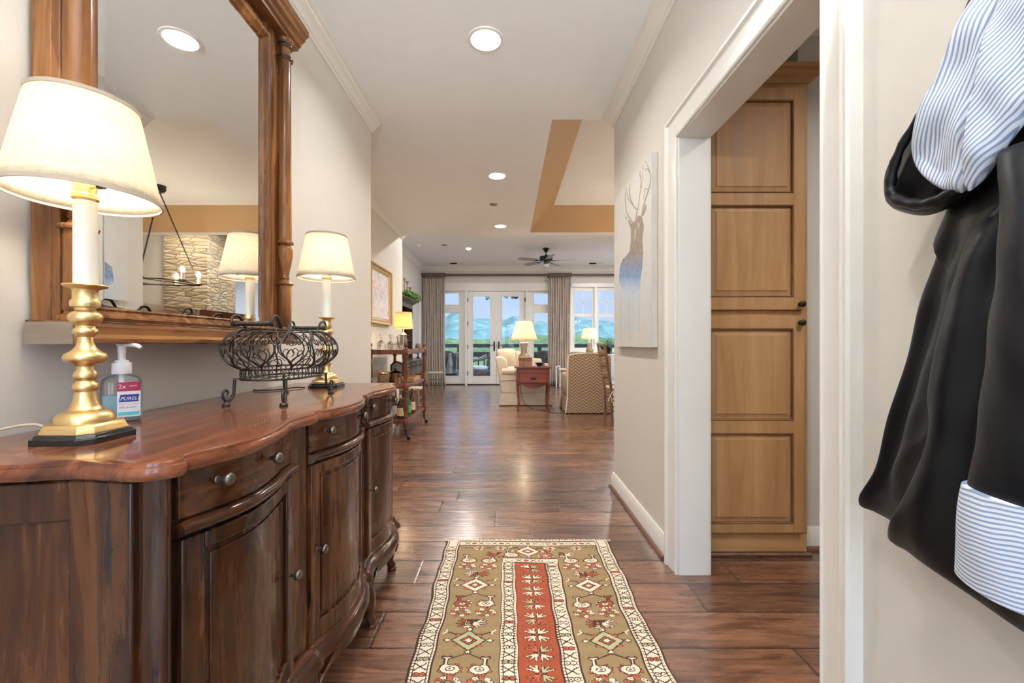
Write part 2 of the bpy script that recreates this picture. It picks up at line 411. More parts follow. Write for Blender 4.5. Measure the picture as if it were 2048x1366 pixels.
# far wall: french-door unit and window openings
AX0, AX1, AZ = px_(884), px_(1101), pz_(575)
WX0, WX1, WX2, WZ0, WZ1 = px_(1142), px_(1240), 4.9, pz_(702), pz_(574)
fw = MB().box(-2.4, AX0, YF, YF+.15, 0, CEIL2).box(AX0, AX1, YF, YF+.15, AZ, CEIL2).box(AX1, WX0, YF, YF+.15, 0, CEIL2)
fw.box(WX0, WX1, YF, YF+.15, 0, WZ0).box(WX0, WX1, YF, YF+.15, WZ1, CEIL2).box(WX1, 5.75, YF, YF+.15, 0, CEIL2)
struct('wall_far', fw, m_wall, smooth=0)
# entry wall behind the camera: a glazed pair of doors lets the daylight in
EX0, EX1, EZ = -.75, .6, 2.3
struct('wall_near', MB().box(-1.3, EX0, -1.8, -1.65, 0, CEIL).box(EX1, 3.2, -1.8, -1.65, 0, CEIL).box(EX0, EX1, -1.8, -1.65, EZ, CEIL), m_wall, smooth=0)

def frame4(mb, x0, x1, z0, z1, hx0, hx1, hz0, hz1, y0, y1):
    mb.box(x0, hx0, y0, y1, z0, z1).box(hx1, x1, y0, y1, z0, z1)
    mb.box(hx0, hx1, y0, y1, z0, hz0).box(hx0, hx1, y0, y1, hz1, z1); return mb
def bead(mb, x0, x1, z0, z1, y, d=.012, w_=.014):
    mb.box(x0, x0+w_, y-d, y, z0, z1).box(x1-w_, x1, y-d, y, z0, z1).box(x0, x1, y-d, y, z0, z0+w_).box(x0, x1, y-d, y, z1-w_, z1)
def glazed(name, x0, x1, z0, z1, panes, muntins=(), y=YF+.05, t=.045):
    """frame with several panes one over another"""
    panes = sorted(panes, key=lambda p: p[2]); mb = MB()
    hx0, hx1 = panes[0][0], panes[0][1]
    mb.box(x0, hx0, y, y+t, z0, z1).box(hx1, x1, y, y+t, z0, z1)
    zc = z0
    for p in panes: mb.box(hx0, hx1, y, y+t, zc, p[2]); zc = p[3]; bead(mb, p[0], p[1], p[2], p[3], y+.002)
    mb.box(hx0, hx1, y, y+t, zc, z1)
    o = struct(name, mb, m_doorwhite, bevel=.003)
    for p in panes:
        g = obj('pane', MB().box(p[0]-.003, p[1]+.003, y+.018, y+.022, p[2]-.003, p[3]+.003), m_glass, o, smooth=0)
    for (a, b, c, d) in muntins: obj('muntin', MB().box(a, b, y+.008, y+.034, c, d), m_doorwhite, o, bevel=.002)
    return o
DT, DB = pz_(582.5), .025
for i, (a, b, g0, g1) in enumerate(((935, 992.6, 945, 981.2), (993.4, 1051, 1003, 1040))):
    d = glazed('door_%d' % (i+1), px_(a), px_(b), DB, DT, [(px_(g0), px_(g1), pz_(753), pz_(592))], y=YF+.03)
    hx = px_(a)+.004 if i == 0 else px_(b)-.004
    for z in (.3, 1.0, 1.62, 2.25): obj('hinge', MB().box(hx-.02, hx+.012, YF+.012, YF+.031, z-.055, z+.055), m_bronze, d, bevel=.002)
    kx = px_(988.5) if i == 0 else px_(997.5); s = -1 if i == 0 else 1
    hd = obj('handle', MB().rbox((kx, YF+.024, 1.02), (.020, .008, .125)).lathe([(.012, 0), (.012, .05)], (kx, YF-.03, 1.05), 12, 'y').tube([(kx, YF-.03, 1.05), (kx+s*.05, YF-.034, 1.052), (kx+s*.11, YF-.03, 1.045)], .009, 8), m_bronze, d)
glazed('window_1', px_(884), px_(930), DB, DT+.02, [(px_(888.5), px_(918.5), pz_(753), pz_(624.5)), (px_(888.5), px_(918.5), pz_(610), pz_(585.5))])
glazed('window_2', px_(1056), px_(1101), DB, DT+.02, [(px_(1067), px_(1097), pz_(753), pz_(624.5)), (px_(1067), px_(1097), pz_(610), pz_(585.5))])
# unit frame: posts, head and sill
uf = MB().box(px_(930), px_(934.6), YF-.02, YF+.12, 0, DT+.008).box(px_(1051.4), px_(1056), YF-.02, YF+.12, 0, DT+.008).box(AX0, AX1, YF-.02, YF+.12, DT+.008, AZ)
uf.box(px_(878), AX0+.01, YF-.03, YF, 0, AZ+.09).box(AX1-.01, px_(1107), YF-.03, YF, 0, AZ+.09).box(px_(878), px_(1107), YF-.03, YF, AZ, AZ+.10).box(px_(876), px_(1109), YF-.045, YF, AZ+.10, AZ+.12)
struct('trim_1', uf, m_doorwhite, smooth=0)
struct('trim_2', MB().box(AX0, AX1, YF-.01, YF+.16, -.002, .022), m_bronze, bevel=.004)
for i, (a, b, g0, g1) in enumerate(((1143, 1191, 1148.5, 1186), (1191, 1239, 1196.5, 1234))):
    xm = (px_(g0)+px_(g1))/2; zm = pz_(604.5)
    glazed('window_%d' % (i+3), px_(a), px_(b), WZ0, WZ1, [(px_(g0), px_(g1), pz_(697), pz_(632)), (px_(g0), px_(g1), pz_(628), pz_(581))],
           [(xm-.011, xm+.011, pz_(628), pz_(581)), (px_(g0), px_(g1), zm-.011, zm+.011)])
struct('trim_3', MB().box(WX0-.07, WX0+.01, YF-.03, YF, WZ0-.04, WZ1+.1).box(WX1-.01, WX1+.08, YF-.03, YF, WZ0-.04, WZ1+.1).box(WX0-.07, WX1+.08, YF-.03, YF, WZ1-.005, WZ1+.10)
       .box(px_(1188.6), px_(1193.4), YF-.02, YF+.1, WZ0+.001, WZ1-.006).box(WX0-.1, WX1+.1, YF-.09, YF+.05, WZ0-.035, WZ0), m_doorwhite, bevel=.004)
# entry doors behind the camera
for i, (a, b) in enumerate(((EX0, -.08), (-.07, EX1))):
    d = struct('door_%d' % (i+3), frame4(MB(), a, b, 0, EZ, a+.1, b-.1, .25, EZ-.12, -1.74, -1.70), m_doorwhite, bevel=.003)
    obj('pane', MB().box(a+.095, b-.095, -1.722, -1.718, .245, EZ-.115), m_glass, d, smooth=0)
portal(((AX0+AX1)/2, YF+.17, 1.3), AX1-AX0, 2.5, (-pi/2, 0, 0))
portal(((WX0+WX1)/2, YF+.17, (WZ0+WZ1)/2), WX1-WX0, WZ1-WZ0, (-pi/2, 0, 0))
portal(((EX0+EX1)/2, -1.82, 1.2), EX1-EX0, 2.2, (pi/2, 0, 0))

for i in range(3):  # unseen windows added to bring extra daylight into the living room
    y0 = SWY[0]+(SWY[1]-SWY[0])*i/3; y1 = SWY[0]+(SWY[1]-SWY[0])*(i+1)/3
    d = struct('window_%d' % (i+5), MB().box(5.65, 5.69, y0, y0+.06, SWY[2], SWY[3]).box(5.65, 5.69, y1-.06, y1, SWY[2], SWY[3]).box(5.65, 5.69, y0+.06, y1-.06, SWY[2], SWY[2]+.07).box(5.65, 5.69, y0+.06, y1-.06, SWY[3]-.07, SWY[3]).box(5.65, 5.69, y0+.06, y1-.06, 1.50, 1.55), m_doorwhite)
    obj('pane', MB().box(5.668, 5.672, y0+.055, y1-.055, SWY[2]+.065, SWY[3]-.065), m_glass, d, smooth=0)
portal((5.78, (SWY[0]+SWY[1])/2, (SWY[2]+SWY[3])/2), SWY[3]-SWY[2], SWY[1]-SWY[0], (0, pi/2, 0))
# crown mouldings (path on the plan, offset to the left of travel = into the room)
def crown(name, path, z, closed=False, w_=.088, h=.075, m=m_trim):
    k = [(0, -h), (.012, -h), (.016, -h*.86), (.026, -h*.80), (.034, -h*.66), (.050, -h*.46), (.064, -h*.34), (.070, -h*.20), (.082, -h*.15), (w_, -h*.10), (w_, 0), (0, 0)]
    return struct(name, sweep(MB(), path, [(o, z-.0005+hh) for o, hh in k], XY, closed), m, smooth=25)
crown('trim_4', [(XL, 3.27), (XL, -1.64)], CEIL)
crown('trim_5', [(XR, -1.64), (XR, 3.2)], CEIL)
crown('trim_6', [(XLD, 6.63), (XLD, 3.27)], CEIL)
crown('trim_7', [(5.6, 11.2), (XLL, 11.2), (XLL, 6.63)], CEIL2, w_=.12, h=.15)
crown('trim_8', [(3.05, 2.25), (1.535, 2.25)], CEIL)
# baseboards with a wooden shoe moulding
def base(name, path):
    s = sweep(MB(), path, [(0, 0), (.018, 0), (.018, .085), (.012, .10), (.008, .112), (0, .112)], XY)
    o = struct(name, s, m_trim, smooth=25)
    obj('shoe_moulding', sweep(MB(), path, [(.018, 0), (.036, 0), (.036, .008), (.031, .016), (.018, .020)], XY), m_shoe, o, smooth=25)
base('baseboard_right', [(XR, OY1+.125), (XR, 3.2), (XR+.3, 3.2)])
base('baseboard_left', [(XLD, 3.27), (XL, 3.27), (XL, -1.64)])
base('baseboard_left_dining', [(XLD, 6.63), (XLD, 3.27)])
base('baseboard_far', [(px_(877), YF), (XLL, YF), (XLL, DY1+.1)])
base('baseboard_far_right', [(5.6, YF), (px_(1108), YF)])
base('baseboard_hall', [(3.05, 2.25), (1.535, 2.25)])
# cased opening: jamb lining, moulded casing on the foyer side
lin = MB().box(XR-.004, XR+DXR+.006, OY1-.02, OY1+.0005, 0, OZ).box(XR-.004, XR+DXR+.006, OY0-.0005, OY0+.02, 0, OZ).box(XR-.004, XR+DXR+.006, OY0, OY1, OZ-.02, OZ+.0005)
struct('trim_9', lin, m_trim, bevel=.002)
cs = [(0, 0), (0, .014), (.006, .018), (.012, .014), (.020, .013), (.060, .018), (.074, .022), (.078, .017), (.086, .020), (.094, .030), (.104, .032), (.110, .026), (.115, 0)]
def casing(name, y0, y1, z1, x, side):
    path = [(y0, 0), (y0, z1), (y1, z1), (y1, 0)]      # travelling up, across, down: left of travel is outward
    mb = sweep(MB(), path, cs, lambda u, v, h: (x-side*h, u, v))
    return struct(name, mb, m_trim, smooth=25)
casing('trim_10', OY0+.012, OY1-.012, OZ-.012, XR, 1)
casing('trim_11', OY0+.012, OY1-.012, OZ-.012, XR+DXR, -1)
# door in the living-room left wall, slightly visible edge-on
d5 = struct('door_5', MB().box(XLL-.045, XLL-.005, DY0+.02, DY1-.02, .01, DZ-.02), m_doorwhite, bevel=.003)
for z in (.3, 1.1, 1.85): obj('hinge', MB().box(XLL-.006, XLL+.014, DY0+.012, DY0+.034, z-.05, z+.05), m_bronze, d5)
kn = obj('door_knob', MB().lathe([(.0, .06), (.02, .058), (.028, .045), (.024, .03), (.010, .022), (.010, .006), (.027, .005), (.027, 0)], (XLL-.006, DY1-.10, 1.0), 16, 'x'), m_bronze, d5)
mb = sweep(MB(), [(DY1, 0), (DY1, DZ), (DY0, DZ), (DY0, 0)], [(-o, h) for o, h in cs], lambda u, v, h: (XLL+h, u, v))
struct('trim_12', mb, m_trim, smooth=25)

# ================================================================ recessed lights
def can(x, y, z, label, power, col=NEUT, r=.10, lens=True, group='round recessed lights down the ceiling'):
    t = thing('recessed_light', label, 'ceiling light', (x, y, z), group=group)
    obj('trim_ring', MB().lathe([(r*.80, -.004), (r*.84, -.009), (r*.97, -.007), (r, -.001), (r, 0), (r*.80, 0)], (x, y, z), 40), m_trim, t)
    obj('lens', MB().lathe([(0, -.0045), (r*.80, -.0045), (r*.80, -.001), (0, -.001)], (x, y, z), 32), m_canlight, t)
    l = light('downlight', 'AREA', (x, y, z-.012), power, col, r*1.5, spread=radians(150)); return t
can(-.124, 2.37, CEIL, 'recessed ceiling light nearest the viewer above the rug end', 8)
can(-.11, 4.29, CEIL, 'middle recessed light in the beige ceiling beside the tan tray', 12, (1, .88, .72))
can(-.108, 6.12, CEIL, 'far recessed light just before the step up to the living room ceiling', 12, (1, .88, .72))
can(-.12, .35, CEIL, 'unseen recessed light added near the viewer to light the foyer', 6)  # extra lamp out of view, added for foyer light
# unseen bowl pendant added behind the viewer to throw light on the ceiling
ey = thing('added_uplighter', 'unseen bronze bowl uplighter added behind the viewer to brighten the ceiling', 'ceiling light', (.0, -.70, 1.95))
obj('canopy', MB().lathe([(0, -.05), (.04, -.05), (.065, -.02), (.07, 0), (0, 0)], (.0, -.70, CEIL), 28), m_bronze, ey)
obj('bowl', MB().lathe([(0, 1.95), (.06, 1.955), (.13, 1.985), (.18, 2.05), (.184, 2.055), (.178, 2.055), (.125, 1.995), (.05, 1.965), (0, 1.96)], (.0, -.70, 0), 36), m_bronze, ey, smooth=60)
for k in range(3): obj('rod', MB().tube([(.18*cos(2.094*k), -.70+.18*sin(2.094*k), 2.05), (.0, -.70, CEIL-.045)], .004, 6), m_bronze, ey)
obj('bulb', MB().lathe([(0, 2.0), (.03, 2.01), (.045, 2.045), (.03, 2.08), (0, 2.085)], (.0, -.70, 0), 20), emis('added_fill_bulb', (.90, .96, 1), 1250), ey)
can(1.9, .9, CEIL, 'recessed light of the side hall behind the cased opening', 11)
ad = thing('adjustable_downlight', 'small bright angled spotlight set in the living room ceiling', 'ceiling light', (-.855, 9.2, CEIL2))
obj('trim_ring', MB().lathe([(.055, -.004), (.09, -.006), (.10, 0), (.055, 0)], (-.855, 9.2, CEIL2), 32), m_trim, ad)
obj('lens', MB().lathe([(0, -.03), (.04, -.026), (.052, -.012), (.055, -.001), (0, -.001)], (-.855, 9.2, CEIL2), 24), m_canlight, ad)
light('downlight', 'AREA', (-.855, 9.2, CEIL2-.04), 5, NEUT, .12)
for x, y in ((2.6, 9.2), (2.6, 7.4), (-.855, 7.4)): light('downlight', 'AREA', (x, y, CEIL2-.02), 24, NEUT, .14)  # extra lamps without fittings, added out of view to brighten the living room
tag(obj('sprinkler_cover', MB().lathe([(0, -.012), (.035, -.010), (.048, -.004), (.05, 0), (0, 0)], ((987-1016)*5.18/F, 5.18, CEIL), 24), m_pewter), 'small round sprinkler cover on the beige ceiling between two recessed lights', 'sprinkler')
tag(obj('sprinkler_cover', MB().lathe([(0, -.012), (.045, -.010), (.06, -.004), (.062, 0), (0, 0)], ((889-1016)*8.9/F, 8.9, CEIL2), 24), m_pewter), 'flat grey sprinkler disc on the living room ceiling beside the smoke detector', 'sprinkler')
sd = tag(obj('smoke_detector', MB().lathe([(0, -.045), (.03, -.045), (.045, -.035), (.065, -.028), (.075, 0), (0, 0)], ((835-1016)*8.89/F, 8.89, CEIL2), 28), m_white), 'white round smoke detector on the living room ceiling near the left wall', 'smoke detector')
obj('sensor_cap', MB().lathe([(0, -.05), (.02, -.05), (.025, -.044), (0, -.044)], ((835-1016)*8.89/F, 8.89, CEIL2), 20), m_trim, sd)
for x0, x1, lab in ((900, 927, 'left white slotted air vent in the living room ceiling above the curtains'), (1177, 1205, 'right white slotted air vent in the living room ceiling beyond the fan')):
    X0, X1 = (x0-1016)*10.9/F, (x1-1016)*10.9/F
    v = tag(obj('air_vent', MB().box(X0, X1, 10.78, 10.95, CEIL2-.008, CEIL2), m_trim, bevel=.002), lab, 'air vent', 'living room ceiling vents')
    sl = MB()
    for k in range(6): sl.rbox(((X0+X1)/2-(X1-X0)*.22, 10.80+.025*k, CEIL2-.010), ((X1-X0)*.24, .008, .003), rotx=.5)
    obj('slats', sl, m_bronze, v, smooth=0)

# ================================================================ SIDEBOARD
ZT = .89
def side_outline():
    """closed plan of the top, counter-clockwise, (x, y)"""
    front = [(-.775, .663), (-.70, .678), (-.64, .670), (-.585, .664), (-.548, .680), (-.533, .705), (-.545, .728), (-.536, .748), (-.516, .80), (-.503, .86), (-.506, .93), (-.517, .99), (-.533, 1.06), (-.531, 1.12), (-.521, 1.165), (-.528, 1.19)]
    mid = [(-.505, 1.25), (-.487, 1.32), (-.484, 1.38)]
    half = front + mid
    c = 1.38
    other = [(x, 2*c-y) for x, y in half[:-1]][::-1]
    pts = half + other
    pts = [(-1.048, .672), (-.93, .668), (-.85, .655)] + pts + [(-.85, 2*c-.655), (-.93, 2*c-.668), (-1.048, 2*c-.672)]
    return crspline(pts, 5)
OUT = side_outline()                    # open along the back edge; closes with a straight line
SY0, SY1 = .67, 2.09
def ring(off, z): return [(p.x, p.y, z) for p in offs(OUT, off, True)]
def clampback(L): return [(max(x, -1.05), y, z) for x, y, z in L]
sb = thing('sideboard', 'long serpentine dark walnut sideboard with distressed gloss finish against left wall', 'sideboard', (-.8, 1.38, 0))
topm = MB().stack([clampback(ring(-o, z)) for o, z in ((.016, ZT-.029), (.006, ZT-.028), (.001, ZT-.022), (0, ZT-.015), (.003, ZT-.008), (.006, ZT-.006), (.007, ZT-.001), (.013, ZT))])
# outline runs counter-clockwise, so left of travel is inward: negative sign is outward
def check_sign():
    a = sum(OUT[i][0]*OUT[(i+1) % len(OUT)][1]-OUT[(i+1) % len(OUT)][0]*OUT[i][1] for i in range(len(OUT)))
    return 1 if a > 0 else -1
SG = check_sign()                       # +1: left is inward
def ringin(d, z): return clampback([(p.x, p.y, z) for p in offs(OUT, d*SG, True)])
topm = MB().stack([ringin(o, z) for o, z in ((.018, ZT-.029), (.006, ZT-.028), (.001, ZT-.022), (0, ZT-.014), (.003, ZT-.007), (.008, ZT-.006), (.009, ZT-.001), (.014, ZT))])
def spine(t, z):
    return [(x+t*(-.78-x), y+t*(min(1.75, max(1.01, y))-y), z) for x, y, _ in ringin(.009, z)]
topm = MB().stack([ringin(.018, ZT-.029), ringin(.006, ZT-.028), ringin(.001, ZT-.022), ringin(0, ZT-.014), ringin(.003, ZT-.007), ringin(.007, ZT-.006), ringin(.008, ZT-.001)]+[spine(t, ZT) for t in (0.01, .08, .3, .6, 1)], cap=False)
n_ = len(OUT); topm.f.append(tuple(range(n_))[::-1])
obj('top', topm, m_top, sb, smooth=40)
BO = .028                               # body set back under the top
obj('body', MB().stack([ringin(BO, .20), ringin(BO, ZT-.0295)]), m_side, sb, smooth=40)
# path of the front only, for drawers, doors and mouldings
FP = [(p.x, p.y) for p in offs(OUT, BO*SG, True)]
def front_sub(y0, y1):
    pts = [p for p in FP if y0 < p[1] < y1 and p[0] > -.62]
    def at(y):
        b = [p for p in FP if p[0] > -.62]
        b.sort(key=lambda p: p[1])
        for i in range(len(b)-1):
            if b[i][1] <= y <= b[i+1][1]:
                t = (y-b[i][1])/(b[i+1][1]-b[i][1]+1e-9); return (b[i][0]*(1-t)+b[i+1][0]*t, y)
        return (b[0] if y < b[0][1] else b[-1])
    pts.sort(key=lambda p: p[1])
    return [at(y0)]+[p for p in pts if y0+.004 < p[1] < y1-.004]+[at(y1)], at
def fstrip(mb, y0, y1, z0, z1, d0, d1):
    p, _ = front_sub(y0, y1)            # travelling +y, left is -x, so outward (+x) is negative
    return sweep(mb, p, [(-d0, z0), (-d1, z0), (-d1, z1), (-d0, z1)], XY)
bays = [(.728, 1.095), (1.175, 1.585), (1.665, 2.032)]
knob_prof = [(.0, .030), (.006, .030), (.011, .027), (.013, .021), (.011, .016), (.005, .012), (.0045, .003), (.007, .002), (.008, 0)]
def knob(parent, x, y, z):
    obj('knob', MB().lathe(knob_prof, (x, y, z), 20, 'x'), m_knob, parent, smooth=50)
for bi, (y0, y1) in enumerate(bays):
    mb = fstrip(MB(), y0+.004, y1-.004, .776, .860, -.004, .007)
    dr = obj('drawer', mb, m_sideh, sb, smooth=30, bevel=.002)
    _, at = front_sub(y0, y1)
    ym = (y0+y1)/2
    ks = (y0+.065, y1-.155 if bi == 0 else y1-.085)
    if bi == 2: ks = (y0+.03, y1-.12)
    for yk in ks: knob(dr, at(yk)[0]+.006, yk, .828)
    # bullnose rail under the drawer
    p, _ = front_sub(y0-.003, y1+.003)
    rl = [(-.004, .748), (.012, .748), (.020, .752), (.024, .759), (.022, .767), (.014, .772), (-.004, .772)]
    obj('rail_moulding', sweep(MB(), p, [(-o, z) for o, z in rl], XY), m_sideh, sb, smooth=50)
    # door: stiles and rails over a recessed panel
    zb, zt = .243, .742; sw = .042
    dm = MB(); fstrip(dm, y0+.004, y0+sw, zb, zt, -.004, .014); fstrip(dm, y1-sw, y1-.004, zb, zt, -.004, .014)
    fstrip(dm, y0+sw, y1-sw, zt-.030, zt, -.004, .014); fstrip(dm, y0+sw, y1-sw, zb, zb+.05, -.004, .014)
    door = obj('door', dm, m_side, sb, smooth=30, bevel=.0035)
    pm = MB(); fstrip(pm, y0+sw-.004, y1-sw+.004, zb+.045, zt-.026, -.002, .003)
    fstrip(pm, y0+sw+.012, y1-sw-.012, zb+.064, zt-.044, .002, .007)
    obj('panel', pm, m_side, door, smooth=30, bevel=.004)
    yk = y1-.028 if bi == 0 else y0+.028
    knob(door, at(yk)[0]+.013, yk, .50)
# rounded corner posts and near end frame-and-panel
def end_sub(x0, x1):
    b = sorted([p for p in FP if p[1] < .80 and p[0] < -.60 and x0 < p[0] < x1]); return b
def endstrip(mb, x0, x1, z0, z1, d, arch=0):
    p = end_sub(x0, x1)
    if len(p) < 2: return mb
    # travelling +x along the near end, outward (-y) is to the right
    return sweep(mb, p, [(.004, z0), (-d, z0), (-d, z1), (.004, z1)], XY)
em = MB(); endstrip(em, -.735, -.60, .24, .858, .012); endstrip(em, -1.05, -.99, .24, .858, .012); endstrip(em, -1.0, -.69, .79, .857, .0115); endstrip(em, -1.0, -.69, .241, .30, .0115)
obj('end_panel_frame', em, m_side, sb, smooth=35, bevel=.004)
# base moulding and scalloped apron following the whole outline
bm_prof = [(.030, .245), (.020, .245), (.012, .238), (.010, .230), (.004, .226), (-.004, .218), (-.012, .206), (-.013, .196), (-.004, .188), (.004, .186), (.030, .186)]
obj('base_moulding', MB().stack([ringin(o, z) for o, z in bm_prof], cap=False), m_sideh, sb, smooth=50)
def apron():
    pin = ringin(.022, 0); pout = ringin(.004, 0); pmid = ringin(-.004, 0); n = len(OUT); vs = []; fs = []
    def zb(x, y):
        if x > -.66 or True:
            a = 0
            for (b0, b1) in bays:
                if b0 < y < b1 and x > -.62:
                    t = (y-b0)/(b1-b0); a = .030*sin(pi*t)**.6 + .022*(cos(4*pi*t)*-1+1)/2*sin(pi*t)
            return .095 + .065 - .065*(1-min(1, a/.03)) - (0 if a else .015) if x > -.62 else .11
    for (x, y, _), (xo, yo, _), (xm, ym, _) in zip(pin, pout, pmid):
        z = zb(xo, yo); vs += [(x, y, .19), (x, y, z), (xo, yo, z), (xm, ym, z+.03), (xo+0, yo, .15), (xo, yo, .19)]
    m = 6
    for i in range(n):
        j = (i+1) % n
        for k in range(m): fs.append((i*m+k, i*m+(k+1) % m, j*m+(k+1) % m, j*m+k))
    return MB().add(vs, fs)
obj('apron', apron(), m_side, sb, smooth=50)
for fx_, fy in ((-.565, .725), (-.53, 1.135), (-.53, 1.625), (-.565, 2.035), (-1.0, .74), (-1.0, 2.02)):
    sgn = 1 if fx_ > -.9 else 0
    pr = [(fx_-.012, .14), (fx_-.004, .11), (fx_+.000*sgn, .07), (fx_-.002, .04), (fx_+.010*sgn, .018), (fx_+.016*sgn, .012)]
    ft = MB().tube([(x, fy, z) for x, z in pr], [.030, .028, .021, .017, .020, .015], 10)
    ft.lathe([(.0, 0), (.018, 0), (.022, .007), (.018, .015), (0, .018)], (fx_+.008*sgn, fy, 0), 14)
    obj('foot', ft, m_side, sb, smooth=60)

# ================================================================ MIRROR
mr = thing('wall_mirror', 'large walnut framed mirror with turned half columns on the left wall', 'mirror', (-1.0, 1.38, 1.08))
MY0, MY1, GX = .915, 1.875, -.975
GY0, GY1, GZ0, GZ1 = 1.005, 1.681, 1.168, 2.292
def mrect(mb, o0, o1, x0, x1):
    """rectangular frame ring in the wall plane growing outward from the glass"""
    a0, a1, b0, b1 = GY0-o0, GY1+o0, GZ0-o0, GZ1+o0
    c0, c1, d0, d1 = GY0-o1, GY1+o1, GZ0-o1, GZ1+o1
    return mb.box(x0, x1, c0, a0, d0, d1).box(x0, x1, a1, c1, d0, d1).box(x0, x1, a0, a1, d0, b0).box(x0, x1, a0, a1, b1, d1)
obj('back_board', MB().box(-1.04, -.995, MY0+.01, MY1-.012, 1.10, 2.44), m_frame, mr, bevel=.002)
gl = MB()   # bevelled glass
bv = .022
outer = [(GY0, GZ0), (GY1, GZ0), (GY1, GZ1), (GY0, GZ1)]; inner = [(GY0+bv, GZ0+bv), (GY1-bv, GZ0+bv), (GY1-bv, GZ1-bv), (GY0+bv, GZ1-bv)]
vs = [(GX-.0022, y, z) for y, z in outer]+[(GX, y, z) for y, z in inner]+[(GX-.006, y, z) for y, z in outer]
gl.add(vs, [(4, 5, 6, 7)]+[(i, (i+1) % 4, 4+(i+1) % 4, 4+i) for i in range(4)]+[(8+i, 8+(i+1) % 4, (i+1) % 4, i) for i in range(4)]+[(11, 10, 9, 8)])
obj('mirror_glass', gl, m_mirror, mr, smooth=0)
fsec = [(0, 0), (0, .012), (.004, .017), (.009, .014), (.012, .016), (.020, .026), (.026, .028), (.030, .022), (.036, .025), (.042, .020), (.046, .010), (.046, 0)]
path = [(GY0, GZ0), (GY0, GZ1), (GY1, GZ1), (GY1, GZ0)]
obj('inner_moulding', sweep(MB(), path, [(o, h-.012) for o, h in fsec], lambda u, v, h: (GX+h+.004, u, v), True), m_frame, mr, smooth=25)
obj('flat_stile', MB().box(-1.0, -.978, GY1+.04, MY1-.015, 1.12, 2.40), m_frame, mr, bevel=.002)
obj('flat_stile', MB().box(-1.0, -.978, MY0+.012, GY0-.02, 1.12, 2.40), m_frame, mr, bevel=.002)
# bottom plinth and cornice
pl = [(0, 0), (.115, 0), (.122, .004), (.122, .012), (.112, .016), (.106, .022), (.106, .040), (.100, .046), (.092, .050), (.03, .052), (.0, .052)]
def lintel(z0, sec, y0, y1, inset=0):
    mb = MB(); poly = [(-1.04+a, z0+b) for a, b in sec]
    return mb.prism(poly, y0, y1, lambda u, v, a: (u, a, v))
obj('plinth', lintel(1.080, pl, MY0, MY1+.01), m_frameh, mr, smooth=25)
obj('plinth_end', MB().box(-1.041, -.935, MY0-.0015, MY0+.004, 1.0795, 1.128), m_raw, mr)
cn = [(0, 0), (.104, 0), (.106, .010), (.116, .018), (.120, .030), (.134, .040), (.138, .052), (.150, .060), (.152, .072), (.152, .085), (0, .085)]
csec = [(o, h) for o, h in cn]
cpath = [(-1.04, MY1+.03), (-1.04, MY0-.03)]
obj('cornice', lintel(2.385, cn, MY0-.03, MY1+.022), m_frameh, mr, smooth=25)
obj('lower_rail', lintel(1.13, [(.03, 0), (.078, 0), (.082, .006), (.082, .018), (.072, .024), (.03, .026)], GY0-.03, GY1+.09), m_frameh, mr, smooth=25)
col_prof = [(.0, 0), (.034, .0), (.036, .006), (.034, .012), (.026, .016), (.024, .022), (.027, .026), (.027, .20), (.034, .203), (.036, .208), (.034, .213), (.020, .218), (.0155, .226), (.020, .232), (.0165, .240),
            (.020, .262), (.027, .295), (.0325, .33), (.033, .352), (.028, .368), (.020, .375), (.035, .379), (.037, .384), (.035, .389), (.028, .394),
            (.0285, .42), (.026, .80), (.024, 1.165), (.031, 1.168), (.032, 1.174), (.030, 1.180), (.023, 1.184), (.023, 1.218), (.031, 1.222), (.033, 1.228), (.030, 1.234), (.024, 1.238), (.034, 1.25), (.034, 1.257), (0, 1.257)]
for yc in (.952, 1.83):
    c_ = obj('column', MB().lathe(col_prof, (-.962, yc, 1.130), 28), m_frame, mr, smooth=40)
    for zc in (1.168, 1.222): obj('collar', MB().lathe([(.026, zc), (.0335, zc+.001), (.0345, zc+.006), (.0335, zc+.011), (.026, zc+.012)], (-.962, yc, 1.130), 28), m_black, c_)

tag(obj('door_mat', MB().box(-.85, .65, -1.6, -.35, .001, .012), plain('pale_bounce_mat', (.80, .78, .72), .9), bevel=.003), 'unseen pale mat added behind the viewer to bounce light upward', 'mat')  # pale reflecting mat added out of view to bounce daylight onto the ceiling

